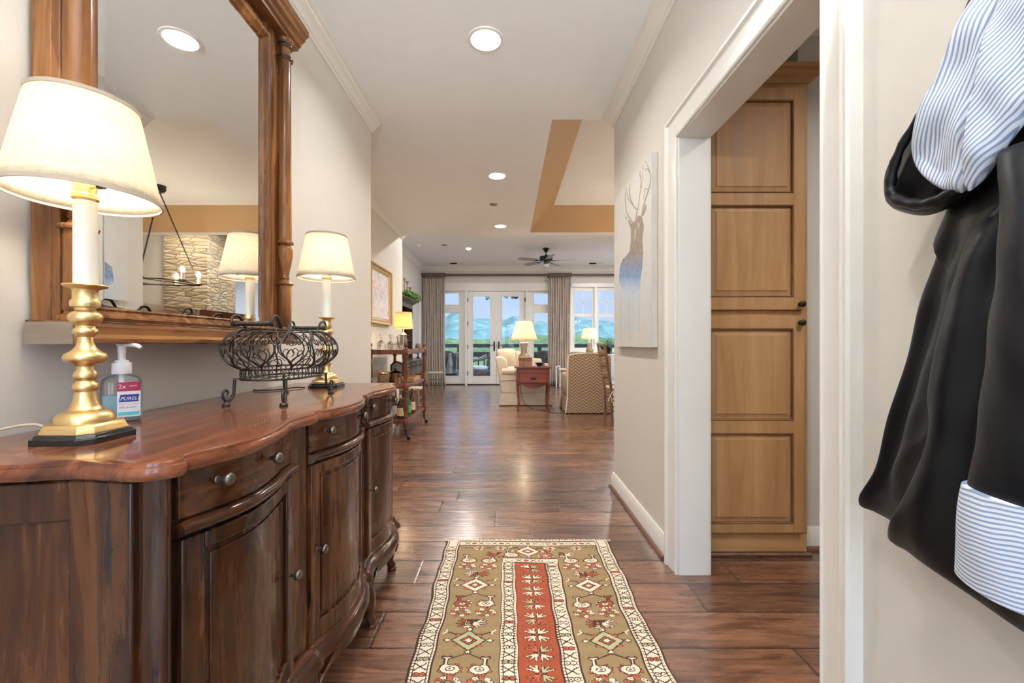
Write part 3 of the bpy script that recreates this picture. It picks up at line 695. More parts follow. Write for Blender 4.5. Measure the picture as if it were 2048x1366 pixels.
# ================================================================ CANDLESTICK LAMPS
def octo(hw, ch, z):
    a, b = hw, hw-ch
    return [(b, -a, z), (a, -b, z), (a, b, z), (b, a, z), (-b, a, z), (-a, b, z), (-a, -b, z), (-b, -a, z)]
def candle_lamp(x, y, z, label, power):
    t = thing('table_lamp', label, 'lamp', (x, y, z), group='brass candlestick lamps on the sideboard')
    mv = lambda mb: mb.move(x, y, z)
    obj('base', mv(MB().stack([octo(.0635, .020, 0), octo(.0635, .020, .011), octo(.060, .019, .012), octo(.058, .019, .018)])), m_black, t, bevel=.0008)
    bm_ = MB().stack([octo(.054, .018, .018), octo(.054, .018, .020), octo(.049, .016, .034), octo(.047, .016, .0355)])
    obj('foot', mv(bm_), m_brass, t, bevel=.0006)
    pr = [(.046, .035), (.0465, .040), (.045, .047), (.038, .055), (.030, .0585), (.0265, .060), (.022, .068), (.0185, .080), (.0165, .095), (.0155, .0955), (.0185, .098), (.0195, .104), (.0185, .110), (.0145, .113), (.0135, .117), (.0175, .121), (.0190, .127), (.0170, .134),
          (.0125, .139), (.0135, .146), (.022, .151), (.031, .156), (.0335, .163), (.031, .170), (.022, .176), (.0155, .184), (.0120, .195), (.0115, .204), (.0150, .207), (.0195, .212), (.0195, .218), (.015, .222), (.014, .226), (.0200, .230), (.0255, .238), (.0265, .246), (.021, .253), (.0155, .257), (.0165, .262), (.0225, .264), (.0235, .270), (.0225, .276), (.0195, .279),
          (.0195, .298), (.0215, .300), (.033, .3035), (.0345, .306), (.0335, .308), (.021, .3075)]
    obj('stem', mv(MB().lathe(pr, seg=36)), m_brass, t, smooth=50)
    obj('candle_tube', mv(MB().lathe([(.0185, .3065), (.0185, .45), (.0185, .474), (.016, .476), (0, .476)], seg=28)), m_candle, t)
    sk = obj('socket', mv(MB().lathe([(.016, .476), (.021, .479), (.021, .486), (.0175, .490), (.0175, .520), (.014, .530), (0, .530)], seg=24).tube([(0, 0, .50), (.035, -.012, .50), (.043, -.015, .50)], .0022, 6)), m_brass, t)
    obj('switch_key', mv(MB().lathe([(.0, .0), (.006, .0), (.006, .012), (0, .012)], (.04, -.015, .5), 10, 'x')), m_black, sk)
    obj('bulb', mv(MB().lathe([(0, .53), (.012, .535), (.015, .548), (.024, .566), (.029, .588), (.026, .606), (.016, .618), (0, .622)], seg=20)), m_bulb, t)
    R0, R1, Z0, Z1 = .120, .083, .482, .668
    sh = MB().grid(lambda u, v: ((R0+(R1-R0)*v)*cos(2*pi*u), (R0+(R1-R0)*v)*sin(2*pi*u), Z0+(Z1-Z0)*v), 64, 8, True)
    s = obj('lamp_shade', mv(sh), m_linen, t, smooth=80, solid=.0012)
    for R, Z in ((R0, Z0), (R1, Z1)): obj('shade_trim', mv(MB().lathe([(R-.001, Z-.003), (R+.0022, Z-.003), (R+.0022, Z+.004), (R-.001, Z+.004), (R-.001, Z-.003)], seg=64)), m_piping, s)
    hp = MB().lathe([(0, .655), (.008, .655), (.008, .675), (0, .68)], seg=12)
    for k in range(3): hp.tube([(0, 0, .662), (R1*cos(k*2.094), R1*sin(k*2.094), .664)], .0016, 6)
    for k in (0, pi): hp.tube([(.02*cos(k), .02*sin(k), .49), (.042*cos(k), .042*sin(k), .56), (.042*cos(k), .042*sin(k), .60), (.0, 0, .655)], .0016, 6)
    obj('harp', mv(hp), m_brass, t)
    return t
L1 = candle_lamp(-.845, .850, ZT, 'brass candlestick lamp nearest the viewer, large linen shade beside the sanitizer bottle', 7)
L2 = candle_lamp(-.805, 1.888, ZT, 'brass candlestick lamp at the far end of the sideboard behind the wire basket', 7)
cord = crspline([(-.916, .87, ZT+.005), (-.94, .88, ZT+.010), (-.975, .875, ZT+.024), (-1.01, .85, ZT+.020), (-1.030, .80, ZT+.008), (-1.038, .74, ZT+.0045), (-1.040, .70, ZT+.0045)], 6)
tag(obj('lamp_cord', MB().tube(cord, .0032, 8), m_piping), 'tan electric cord trailing off the back of the sideboard left of the near lamp', 'cord')
cord = crspline([(-.875, 1.83, ZT+.003), (-.90, 1.80, ZT+.006), (-.93, 1.74, ZT+.004), (-.98, 1.70, ZT+.004), (-1.03, 1.72, ZT+.004)], 6)
tag(obj('lamp_cord', MB().tube(cord, .0025, 8), m_bronze), 'thin dark electric cord behind the wire basket by the far lamp', 'cord')

# ================================================================ SANITIZER BOTTLE
def sup(a, b, n, z, rot, cx, cy, seg=40):
    L = []
    for k in range(seg):
        t = 2*pi*k/seg; c, s = cos(t), sin(t)
        x = a*abs(c)**(2/n)*(1 if c >= 0 else -1); y = b*abs(s)**(2/n)*(1 if s >= 0 else -1)
        L.append((cx+x*cos(rot)-y*sin(rot), cy+x*sin(rot)+y*cos(rot), z))
    return L
bx, by, brot = -.945, 1.040, radians(38)
bt = thing('pump_bottle', 'clear plastic hand sanitizer pump bottle with blue gel beside the near lamp', 'bottle', (bx, by, ZT))
bprof = [(.033, .019, .002), (.037, .0225, .004), (.0385, .024, .010), (.0385, .024, .092), (.036, .022, .103), (.026, .018, .112), (.0155, .0145, .117), (.0135, .0135, .120)]
m_clear = thin_glass('clear_plastic', (.985, .995, 1), .9)
obj('bottle_shell', MB().stack([sup(a, b, 3.2 if z < .11 else 2, ZT+z, brot, bx, by) for a, b, z in bprof]), m_clear, bt, smooth=50)
M = NM('blue_sanitizer_gel'); M.bsdf((.60, .83, .90), .08, 0, **{'Transmission Weight': .55, 'IOR': 1.1}); m_gel = M.m
obj('gel', MB().stack([sup(a-.0018, b-.0018, 3.2, ZT+z, brot, bx, by) for a, b, z in ((.033, .019, .004), (.0375, .023, .010), (.0375, .023, .066))]), m_gel, bt, smooth=50)
cap = MB().lathe([(.0, .117), (.0185, .117), (.019, .118), (.019, .142), (.0185, .144), (.0135, .145), (.0135, .150), (.0075, .151), (.0075, .168), (.0085, .170), (.0085, .186), (.0055, .189), (0, .189)], (bx, by, ZT), 28)
obj('pump_cap', cap, m_white, bt, smooth=40)
dirx = (cos(radians(5)), sin(radians(5)))
noz = crspline([(bx-.010, by, ZT+.188), (bx+.01, by, ZT+.1885), (bx+.030, by+.004, ZT+.187), (bx+.042, by+.006, ZT+.181)], 5)
obj('pump_nozzle', MB().tube(noz, [.005]*(len(noz)-3)+[.0045, .004, .0035], 10), m_white, bt)
obj('dip_tube', MB().tube([(bx, by, ZT+.012), (bx, by, ZT+.117)], .0025, 8).lathe([(0, .095), (.006, .096), (.006, .117), (0, .117)], (bx, by, ZT), 12), m_white, bt)
# wrap-round front label, drawn as coloured panels that hug the bottle
def label_patch(u0, u1, z0, z1, d, m, name='label', poly=None, parent=None):
    """u runs along the bottle's wide face, -1..1"""
    def P(u, z):
        x = u*.037; y = -.024*(max(0, 1-abs(u*.96)**3.2))**(1/3.2) - d
        return (bx+x*cos(brot)-y*sin(brot), by+x*sin(brot)+y*cos(brot), ZT+z)
    if poly is None: mb = MB().grid(lambda a, b: P(u0+(u1-u0)*a, z0+(z1-z0)*b), 14, 4)
    else: mb = MB().grid(lambda a, b: P((poly[0][0]+(poly[1][0]-poly[0][0])*a)*(1-b)+(poly[2][0]+(poly[3][0]-poly[2][0])*a)*b, poly[0][1]*(1-b)+poly[2][1]*b), 8, 3)
    return obj(name, mb, m, parent, smooth=60), P
m_lw = plain('label_white', (.82, .86, .90), .35); m_lm = plain('label_maroon', (.38, .03, .10), .35); m_lb = plain('label_navy', (.03, .05, .28), .35); m_lc = plain('label_cyan', (.10, .55, .66), .35); m_lp = plain('label_pink', (.75, .35, .35), .4)
lab, LP = label_patch(-.18, .96, .014, .098, .0006, m_lw, parent=bt)
label_patch(-.18, .96, .076, .098, .0012, m_lm, 'label_band', parent=lab)
label_patch(0, 0, 0, 0, .0012, m_lb, 'label_flag', poly=[(-.10, .050), (.86, .052), (-.02, .068), (.90, .070)], parent=lab)
label_patch(-.14, .90, .018, .026, .0012, m_lc, 'label_stripe', parent=lab)
def text_mesh(s, size, extr=.0):
    cu = bpy.data.curves.new('lettering', 'FONT'); cu.body = s; cu.size = size; cu.extrude = extr; cu.resolution_u = 3
    o = bpy.data.objects.new('lettering', cu); C.objects.link(o)
    me = bpy.data.meshes.new_from_object(o); vs = [tuple(v.co) for v in me.vertices]; fs = [tuple(p.vertices) for p in me.polygons]
    bpy.data.objects.remove(o); bpy.data.curves.remove(cu); bpy.data.meshes.remove(me); return vs, fs
def label_text(s, size, u, z, m, slant=0, name='lettering'):
    vs, fs = text_mesh(s, size)
    out = []
    for x, y, _ in vs:
        p = LP(u+(x+slant*y)/.037, z+y); n = Vector((sin(brot), -cos(brot), 0)); out.append(Vector(p)+n*.0016)
    obj(name, MB().add(out, fs), m, lab, smooth=0)
label_text('2x', .014, -.12, .083, m_white); label_text('more', .006, .42, .087, m_white)
label_text('PURELL', .0112, -.04, .0545, m_white, .25)
label_text('Hand Sanitizer', .0062, -.08, .043, m_lp); label_text('70% alcohol', .0062, -.08, .035, m_lb)

# ================================================================ WIRE BASKET
wb = thing('wire_basket', 'scrolled black wire planter basket with rope-twist handles on curled feet', 'basket', (-.775, 1.47, ZT))
wcx, wcy = -.775, 1.475
def wsurf(t, h):
    """plan angle t, height h 0..1 on the bulging wall"""
    a0, b0 = .098, .165; bulge = .052*sin(pi*min(1, max(0, h)))**.7
    n = 2.6; c, s = cos(t), sin(t)
    x = (a0+bulge)*abs(c)**(2/n)*(1 if c >= 0 else -1); y = (b0+bulge)*abs(s)**(2/n)*(1 if s >= 0 else -1)
    return (wcx+x, wcy+y, ZT+.110+.125*h)
_tab = None
def wt_(u):
    global _tab
    if _tab is None:
        P_ = [wsurf(2*pi*k/720, .5) for k in range(721)]; L_ = [0]
        for k in range(720): L_.append(L_[-1]+math.dist(P_[k], P_[k+1]))
        _tab = np.array(L_)/L_[-1]
    q, r = divmod(u, 1.0); return 2*pi*(q+np.interp(r, _tab, np.linspace(0, 1, 721)))
def wsu(u, h): return wsurf(wt_(u), h)
def wring(h, r, seg=6, n=72, name=None, z=None):
    return MB().tube([wsurf(2*pi*k/n, h) if z is None else (*wsurf(2*pi*k/n, 0)[:2], z) for k in range(n)], r, seg, True)
obj('top_rim', wring(1.0, .0032), m_iron, wb); obj('lower_rim', wring(0, .0030), m_iron, wb)
obj('base_rim', wring(0, .0034, z=ZT+.078), m_iron, wb)
sc = MB(); NB = 11
def onsurf(u0, du, pts, r=.0017):
    sc.tube([wsu(u0+du*u, h) for u, h in crspline(pts, 5)], r, 5)
for k in range(NB):
    u0 = k/NB; du = 1/NB; j1, j2 = random.uniform(-.06, .06), random.uniform(-.05, .05)
    onsurf(u0, du, [(0, 1), (.04, .8), (-.04+j1, .5), (.04, .2), (0, 0)], .0021)
    onsurf(u0, du, [(.50, 1), (.30, .86), (.10, .62), (.16+j1, .36), (.46, .14), (.52, 0)], .0026)
    onsurf(u0, du, [(.50, 1), (.72, .84), (.94, .60), (.86+j2, .34), (.60, .12), (.52, 0)], .0024)
    onsurf(u0, du, [(.50, .08), (.34, .20), (.26, .38), (.36, .50), (.46, .42), (.40, .32)])
    onsurf(u0, du, [(.50, .08), (.66, .20), (.76, .36), (.66, .48), (.56, .40), (.62, .32)])
    onsurf(u0, du, [(.50, .96), (.36, .84), (.30, .68), (.40, .60), (.47, .68), (.41, .75)])
    onsurf(u0, du, [(.50, .96), (.66, .84), (.72, .70), (.62, .62), (.55, .70), (.60, .76)])
    onsurf(u0, du, [(-.30, .80), (-.12, .86), (.08, .76), (.10, .62), (.0, .60), (-.02, .70)])
    onsurf(u0, du, [(-.26, .12), (-.10, .24), (.10, .26), (.16, .14), (.08, .08), (.02, .14)])
obj('scroll_work', sc, m_iron, wb)
gal = MB()
NG = 46
plan = [wsurf(2*pi*k/400, 0) for k in range(400)]
acc = [0]
for i in range(400): acc.append(acc[-1]+math.dist(plan[i][:2], plan[(i+1) % 400][:2]))
for g in range(NG):
    L = acc[-1]*g/NG; i = next(j for j in range(400) if acc[j+1] >= L)
    p = Vector(plan[i]); q = Vector(plan[(i+3) % 400]); d = (q-p); d.z = 0; d.normalize()
    cpt = Vector((p.x, p.y, ZT+.094))
    gal.tube([cpt+d*(.0115*cos(a))+Vector((0, 0, .0145*sin(a))) for a in [2*pi*k/16 for k in range(16)]], .0013, 5, True)
obj('ring_gallery', gal, m_iron, wb)
obj('base_grid', MB().tube([(wcx-.09, wcy-.14, ZT+.080), (wcx+.09, wcy+.14, ZT+.080)], .0016, 5).tube([(wcx+.09, wcy-.14, ZT+.080), (wcx-.09, wcy+.14, ZT+.080)], .0016, 5)
    .tube([(wcx, wcy-.16, ZT+.080), (wcx, wcy+.16, ZT+.080)], .0016, 5), m_iron, wb)
for sx_, sy_ in ((-1, -1), (1, -1), (-1, 1), (1, 1)):
    X0, Y0 = wcx+sx_*.080, wcy+sy_*.145
    # leg drops from the base rim, curls outward along y
    prof = [(0, .078), (.002, .055), (.004, .035), (.014, .018), (.030, .014), (.042, .026), (.042, .042), (.032, .048), (.025, .040), (.029, .034)]
    pts = crspline([(X0+sx_*d*.25, Y0+sy_*d*.92, ZT+z) for d, z in prof], 5)
    rr = [.0048-.0016*i/len(pts) for i in range(len(pts))]
    lg = MB().tube(pts, rr, 8)
    lg.lathe([(0, 0), (.011, 0), (.0125, .003), (.011, .007), (.005, .011), (.004, .015)], (X0+sx_*.008, Y0+sy_*.028, ZT), 14)
    obj('leg', lg, m_iron, wb, smooth=60)
for s in (-1, 1):
    yr = wcy+s*.125; zb = ZT+.232
    hb = []
    for sx_ in (-1, 1):
        xx = wcx+sx_*.055
        pts = crspline([(xx+sx_*0, yr, zb), (xx+sx_*.002, yr+s*.012, zb+.022), (xx+sx_*.004, yr+s*.030, zb+.042), (xx+sx_*.006, yr+s*.054, zb+.043), (xx+sx_*.006, yr+s*.066, zb+.026), (xx+sx_*.004, yr+s*.058, zb+.014), (xx+sx_*.001, yr+s*.048, zb+.018)], 5)
        hb.append(pts)
    for q in hb: obj('handle_scroll', MB().tube(q, [.0046-.0012*i/len(q) for i in range(len(q))], 8), m_iron, wb, smooth=60)
    yy, zz = yr+s*.056, zb+.020
    gr = MB()
    seg, N = 14, 70
    vs = []; fs = []
    for i in range(N+1):
        x = wcx-.062+.124*i/N
        for k in range(seg):
            a = 2*pi*k/seg; r = .0068*(1+.13*cos(5*(a+i*.16)))
            vs.append((x, yy+r*cos(a), zz+r*sin(a)))
    for i in range(N):
        for k in range(seg): fs.append((i*seg+k, i*seg+(k+1) % seg, (i+1)*seg+(k+1) % seg, (i+1)*seg+k))
    fs += [tuple(range(seg)), tuple(N*seg+k for k in range(seg))]
    g_ = obj('handle_grip', gr.add(vs, fs), m_iron, wb, smooth=60)
    for x in (-.062, .062): obj('end_collar', MB().lathe([(0, -.003), (.009, -.003), (.0095, 0), (.009, .003), (0, .003)], (wcx+x, yy, zz), 14, 'x'), m_iron, g_)

# ================================================================ PIXEL-KNOT SURFACES (rug, pictures): one mesh cell per knot
class Pic:
    def __init__(s, nx, ny, X, Y, base): s.X, s.Y = X, Y; s.c = np.zeros((ny, nx, 3)); s.c[:] = base
    def put(s, m, col, a=1.0):
        if np.isscalar(a): s.c[m] = s.c[m]*(1-a)+np.array(col)*a
        else: s.c[m] = s.c[m]*(1-a[m][:, None])+np.array(col)*a[m][:, None]
    def poly(s, P):
        x, y = s.X, s.Y; ins = np.zeros(x.shape, bool); n = len(P)
        for i in range(n):
            x1, y1 = P[i]; x2, y2 = P[(i+1) % n]
            if y1 == y2: continue
            c = ((y1 > y) != (y2 > y)) & (x < (x2-x1)*(y-y1)/(y2-y1)+x1); ins ^= c
        return ins
    def seg(s, a, b, w1, w2=None):
        w2 = w1 if w2 is None else w2
        ax, ay = a; bx_, by_ = b; dx, dy = bx_-ax, by_-ay; L = dx*dx+dy*dy+1e-12
        t = np.clip(((s.X-ax)*dx+(s.Y-ay)*dy)/L, 0, 1)
        return np.hypot(s.X-ax-t*dx, s.Y-ay-t*dy) < (w1+(w2-w1)*t)
    def line(s, P, w1, w2=None):
        m = np.zeros(s.X.shape, bool); n = len(P)-1; w2 = w1 if w2 is None else w2
        for i in range(n): m |= s.seg(P[i], P[i+1], w1+(w2-w1)*i/n, w1+(w2-w1)*(i+1)/n)
        return m
    def ell(s, cx, cy, a, b): return ((s.X-cx)/a)**2+((s.Y-cy)/b)**2 < 1
def srgb(c): return tuple(((x/255)/12.92 if x/255 < .04045 else (((x/255)+.055)/1.055)**2.4) for x in c)
def colour_cells(me, cols, domain='CORNER'):
    at = me.color_attributes.new('Col', 'FLOAT_COLOR', domain)
    a = np.ones((len(cols), 4), np.float32); a[:, :3] = cols
    at.data.foreach_set('color', a.ravel())
def knot_mesh(name, nx, ny, P, cols, m, parent=None):
    """P(i,j) -> grid of points (ny+1,nx+1,3); cols (ny,nx,3)"""
    me = bpy.data.meshes.new(name); V = P.reshape(-1, 3)
    if parent is not None: V = V-np.array(rootloc(parent))
    j, i = np.mgrid[0:ny, 0:nx]; W = nx+1
    f = np.stack([j*W+i, j*W+i+1, (j+1)*W+i+1, (j+1)*W+i], -1).reshape(-1, 4)
    me.vertices.add(len(V)); me.vertices.foreach_set('co', V.astype(np.float32).ravel())
    me.loops.add(len(f)*4); me.loops.foreach_set('vertex_index', f.astype(np.int32).ravel())
    me.polygons.add(len(f)); me.polygons.foreach_set('loop_start', np.arange(0, len(f)*4, 4, dtype=np.int32)); me.polygons.foreach_set('loop_total', np.full(len(f), 4, np.int32))
    me.update(calc_edges=True); me.validate()
    me.polygons.foreach_set('use_smooth', [True]*len(f))
    colour_cells(me, np.repeat(cols.reshape(-1, 3), 4, axis=0)); me.materials.append(m)
    o = bpy.data.objects.new(name, me); C.objects.link(o)
    if parent is not None: o.parent = parent
    return o
# ---------------- runner rug
def rug():
    K = .0034; Wd, Ln = .885, 2.0; nx, ny = int(Wd/K), int(Ln/K)
    u = (np.arange(nx)+.5)*K; v = (np.arange(ny)+.5)*K; U, V = np.meshgrid(u, v)
    OL, IV, RD, BR, PK, SG = [srgb(c) for c in ((148, 124, 86), (222, 208, 184), (158, 74, 44), (72, 42, 28), (186, 92, 68), (176, 172, 130))]
    p = Pic(nx, ny, U, V, OL)
    def band(u0, u1, v0, v1, c): p.put((U > u0) & (U < u1) & (V > v0) & (V < v1), c)
    def border(u0, u1, v0, v1, horiz=False):
        band(u0, u1, v0, v1, IV)
        # beaded guard lines
        if horiz:
            for q in (v0, v1): p.put((np.abs(V-q) < .0035) & (U > u0) & (U < u1), BR)
        else:
            for q, s in ((u0, 1), (u1, -1)):
                band(q-.003, q+.003, v0, v1, BR)
                p.put((np.abs(U-q-s*.008) < .003) & (U > u0) & (U < u1) & (V > v0) & (V < v1) & (np.mod(V, .0135) < .004), BR)
                p.put((np.abs(U-q-s*.0130) < .0014) & (V > v0) & (V < v1), BR)
    def motifs(uc, v0, v1, seed):
        k = 0; v = v0+.03
        while v < v1-.02:
            if k % 2 == 0:
                for a in (-1, 1): p.put(p.seg((uc-a*.019, v-.014), (uc+a*.019, v+.014), .0024), BR)
            else:
                c = (PK, IV, IV, SG)[(k//2+seed) % 4]
                for s in (-1, 1):
                    p.put(p.ell(uc+s*.0105, v, .0125, .0105), BR); p.put(p.ell(uc+s*.0105, v, .0088, .0068), c); p.put(p.ell(uc+s*.0105, v, .003, .0028), BR)
            v += .0345; k += 1
    def hmotifs(vc, u0, u1):
        k = 0; q = u0+.03
        while q < u1-.02:
            if k % 2 == 0:
                for a in (-1, 1): p.put(p.seg((q-.014, vc-a*.011), (q+.014, vc+a*.011), .0022), BR)
            else: p.put(p.ell(q, vc, .013, .010), BR); p.put(p.ell(q, vc, .009, .007), (PK, IV)[(k//2) % 2])
            q += .036; k += 1
    a0, a1 = 0, Wd
    # shared motifs -------------------------------------------------
    def blob(P, c, w=.0032):
        m = p.poly(P); 
        for i in range(len(P)): p.put(p.seg(P[i], P[(i+1) % len(P)], w), BR)
        p.put(m & ~p.line(P+[P[0]], w*.6), c)
    def bird(uc, vc, s, c):
        B = [(-.036, .004), (-.030, -.010), (-.018, -.016), (.004, -.016), (.012, -.022), (.012, -.044), (.000, -.050), (.004, -.056), (.018, -.052), (.032, -.056), (.034, -.050), (.022, -.044), (.022, -.020), (.032, -.012), (.036, .004), (.026, .014), (.016, .020), (-.016, .020), (-.028, .014)]
        blob([(uc+s*x, vc+y) for x, y in B], c)
        oc = PK if c == IV else IV
        p.put(p.ell(uc, vc, .017, .010), BR); p.put(p.ell(uc, vc, .0135, .007), IV); p.put(p.ell(uc, vc, .005, .003), BR)
        for x, y in ((-.036, -.006), (-.034, .012), (-.012, .024), (.002, .025), (.016, .023), (.036, .010), (-.022, -.020)):
            p.put(p.ell(uc+s*x, vc+y, .0078, .0055), BR); p.put(p.ell(uc+s*x, vc+y, .0055, .0036), oc)
    def cluster(uc, vc):
        for k in range(9):
            t = 2*pi*k/9; x, y = uc+.033*cos(t), vc+.020*sin(t)
            p.put(p.ell(x, y, .0125, .0085), BR); p.put(p.ell(x, y, .0102, .0064), (IV, PK)[k % 2]); p.put(p.ell(x, y, .0022, .0018), BR)
        blob([(uc-.016, vc), (uc, vc-.009), (uc+.016, vc), (uc, vc+.009)], OL, .0022)
    def leaf(uc, vc, s, c):
        blob([(uc+s*x, vc+y) for x, y in ((-.040, -.014), (-.014, -.014), (-.014, .016), (-.040, .016))], IV if c != IV else SG)
        blob([(uc+s*x, vc+y) for x, y in ((-.034, -.008), (-.019, -.008), (-.019, .009), (-.034, .009))], PK)
        L = [((-.006, .004), (.040, -.010)), ((.004, .002), (.030, -.022)), ((.0, .008), (.044, .006)), ((.0, .010), (.034, .022)), ((-.006, .010), (.014, .030)), ((-.030, .022), (-.044, .030)), ((-.024, .022), (-.020, .034))]
        for a, b in L: p.put(p.seg((uc+s*a[0], vc+a[1]), (uc+s*b[0], vc+b[1]), .0062, .0040), BR)
        for a, b in L: p.put(p.seg((uc+s*a[0], vc+a[1]), (uc+s*b[0]*.97, vc+b[1]*.97), .0038, .0014), c)
    def diamond(uc, vc, c):
        for x, y in ((-.085, -.045), (.085, -.045)):
            p.put(p.seg((uc+x*.3, vc+y*.5), (uc+x, vc+y), .0028), BR)
            for d in (-1, 1): p.put(p.seg((uc+x, vc+y), (uc+x*1.1+d*.006, vc+y-.010*d), .0026), IV)
        blob([(uc-.062, vc), (uc, vc-.052), (uc+.062, vc), (uc, vc+.052)], c, .0034)
        for sx_ in (-1, 1):
            blob([(uc+sx_*.078-.014, vc), (uc+sx_*.078, vc-.009), (uc+sx_*.078+.014, vc), (uc+sx_*.078, vc+.009)], IV, .0024)
            for sy_ in (-1, 1):
                x, y = uc+sx_*.040, vc+sy_*.027; p.put(p.ell(x, y, .0115, .0075), BR); p.put(p.ell(x, y, .009, .0052), PK)
        blob([(uc-.030, vc), (uc, vc-.022), (uc+.030, vc), (uc, vc+.022)], PK, .003)
        blob([(uc-.017, vc), (uc, vc-.012), (uc+.017, vc), (uc, vc+.012)], IV, .0024)
        for y in (-.058, .058): blob([(uc-.012, vc+y), (uc, vc+y-.010), (uc+.012, vc+y), (uc, vc+y+.010)], IV, .0024)
        p.put(p.seg((uc-.05, vc+.088), (uc, vc+.064), .0026) | p.seg((uc+.05, vc+.088), (uc, vc+.064), .0026), BR)
    PL, PR = .192, .700
    y0 = .205; n = 0
    while y0 < Ln:
        for uc in (PL, PR):
            q = y0
            cc = (IV, RD)[(n + (uc > .5)) % 2] if n % 3 == 1 else IV
            bird(uc-.050, q+.010, -1, RD if (n % 3 == 1 and uc < .5) else IV); bird(uc+.050, q+.010, 1, RD if (n % 3 == 1 and uc > .5) else IV)
            cluster(uc-.052, q+.066); cluster(uc+.052, q+.066)
            leaf(uc-.014, q+.128, -1, (IV, RD, SG)[n % 3]); leaf(uc+.014, q+.128, 1, (RD, IV, IV)[n % 3])
            diamond(uc, q+.226, (IV, SG)[n % 2])
        y0 += .352; n += 1
    # top cross panel
    for uc, c in ((.19, PK), (.30, IV), (.44, IV), (.56, IV), (.70, PK)):
        p.put(p.seg((uc-.09, .09), (uc+.09, .075), .0022), BR)
        for k in range(6):
            t = 2*pi*k/6; p.put(p.ell(uc+.024*cos(t), .088+.014*sin(t), .012, .008), BR); p.put(p.ell(uc+.024*cos(t), .088+.014*sin(t), .009, .0055), IV)
        p.put(p.ell(uc, .088, .016, .010), PK); p.put(p.ell(uc, .088, .004, .003), BR)
    diamond(.442, .118, IV)
    leaf(.27, .148, -1, RD); leaf(.64, .148, 1, IV); bird(.355, .158, -1, IV); bird(.53, .158, 1, PK)
    border(.006, .078, 0, Ln); border(a1-.078, a1-.006, 0, Ln)
    border(.078, a1-.078, .012, .058, True); band(0, .004, 0, Ln, BR); band(a1-.004, a1, 0, Ln, BR)
    motifs(.042, .05, Ln, 0); motifs(a1-.042, .05, Ln, 1); hmotifs(.035, .09, a1-.09)
    border(.308, .372, .192, Ln); border(.520, .584, .192, Ln); band(.308, .584, .190, .232, IV)
    for q in (.190, .232): band(.306 if q < .2 else .36, .586 if q < .2 else .532, q-.003, q+.003, BR)
    hmotifs(.211, .36, .53)
    band(.372, .520, .235, Ln, RD); band(.372, .375, .235, Ln, BR); band(.517, .520, .235, Ln, BR)
    motifs(.340, .20, Ln, 2); motifs(.552, .20, Ln, 0)
    q = .285; k = 0; uc = .446
    while q < Ln:
        p.put(p.seg((uc-.020, q), (uc+.020, q), .0024) | p.seg((uc, q-.012), (uc, q+.012), .0022), BR)
        for sx_ in (-1, 1):
            for sy_ in (-1, 1):
                c = (IV, IV, SG, IV, PK, IV, SG)[(k*3+sx_+2*sy_+3) % 7]
                segs = [((.009, .010), (.011, .036)), ((.010, .010), (.034, .033)), ((.012, .009), (.048, .019))]
                for a, b in segs: p.put(p.seg((uc+sx_*a[0], q+sy_*a[1]), (uc+sx_*b[0], q+sy_*b[1]), .0066, .0042), BR)
                for a, b in segs: p.put(p.seg((uc+sx_*a[0], q+sy_*a[1]), (uc+sx_*b[0]*.97, q+sy_*b[1]*.97), .0042, .0018), c)
        p.put(p.ell(uc, q, .004, .004), PK)
        q += .0925; k += 1
    p.c *= (1+(np.random.rand(ny, nx, 1)-.5)*.16)*(1+.05*np.sin(V*90+np.sin(V*17)*3)[..., None])
    gu = np.arange(nx+1)*K; gv = np.arange(ny+1)*K; GU, GV = np.meshgrid(gu, gv)
    wob = .006*np.sin(GV*7)+.004*np.sin(GV*17+1)
    Xp = -.332+GU*.985+wob*(GU-.44)*2+.002*np.sin(GV*40); Yp = 2.318-GV*1.0+.004*np.sin(GU*9)
    Zp = .0075+.0012*np.sin(GU*21)*np.sin(GV*9)+np.random.rand(ny+1, nx+1)*.0007
    e = np.minimum(np.minimum(GU, Wd-GU), GV); Zp = np.where(e < .001, .001, Zp)
    return knot_mesh('runner_rug', nx, ny, np.stack([Xp, Yp, Zp], -1), np.clip(p.c, 0, 1), attr_mat('rug_wool', .95, (240, .5)))
rg = tag(rug(), 'long tribal runner rug in olive, ivory and brick red on the plank floor', 'rug')
fr = MB(); random.seed(3)
for k in range(210):
    x = -.338+.895*k/209; y = 2.318; a = random.uniform(-.5, .5); L = random.uniform(.014, .026)
    fr.tube([(x, y-.002, .006), (x+a*L*.5, y+L*.6, .006), (x+a*L*1.3+random.uniform(-.004, .004), y+L, .003)], [.0024, .0022, .0010], 5)
o = obj('fringe', fr, plain('ivory_fringe', (.72, .66, .55), .9), rg, world=False); o['kind'] = 'stuff'

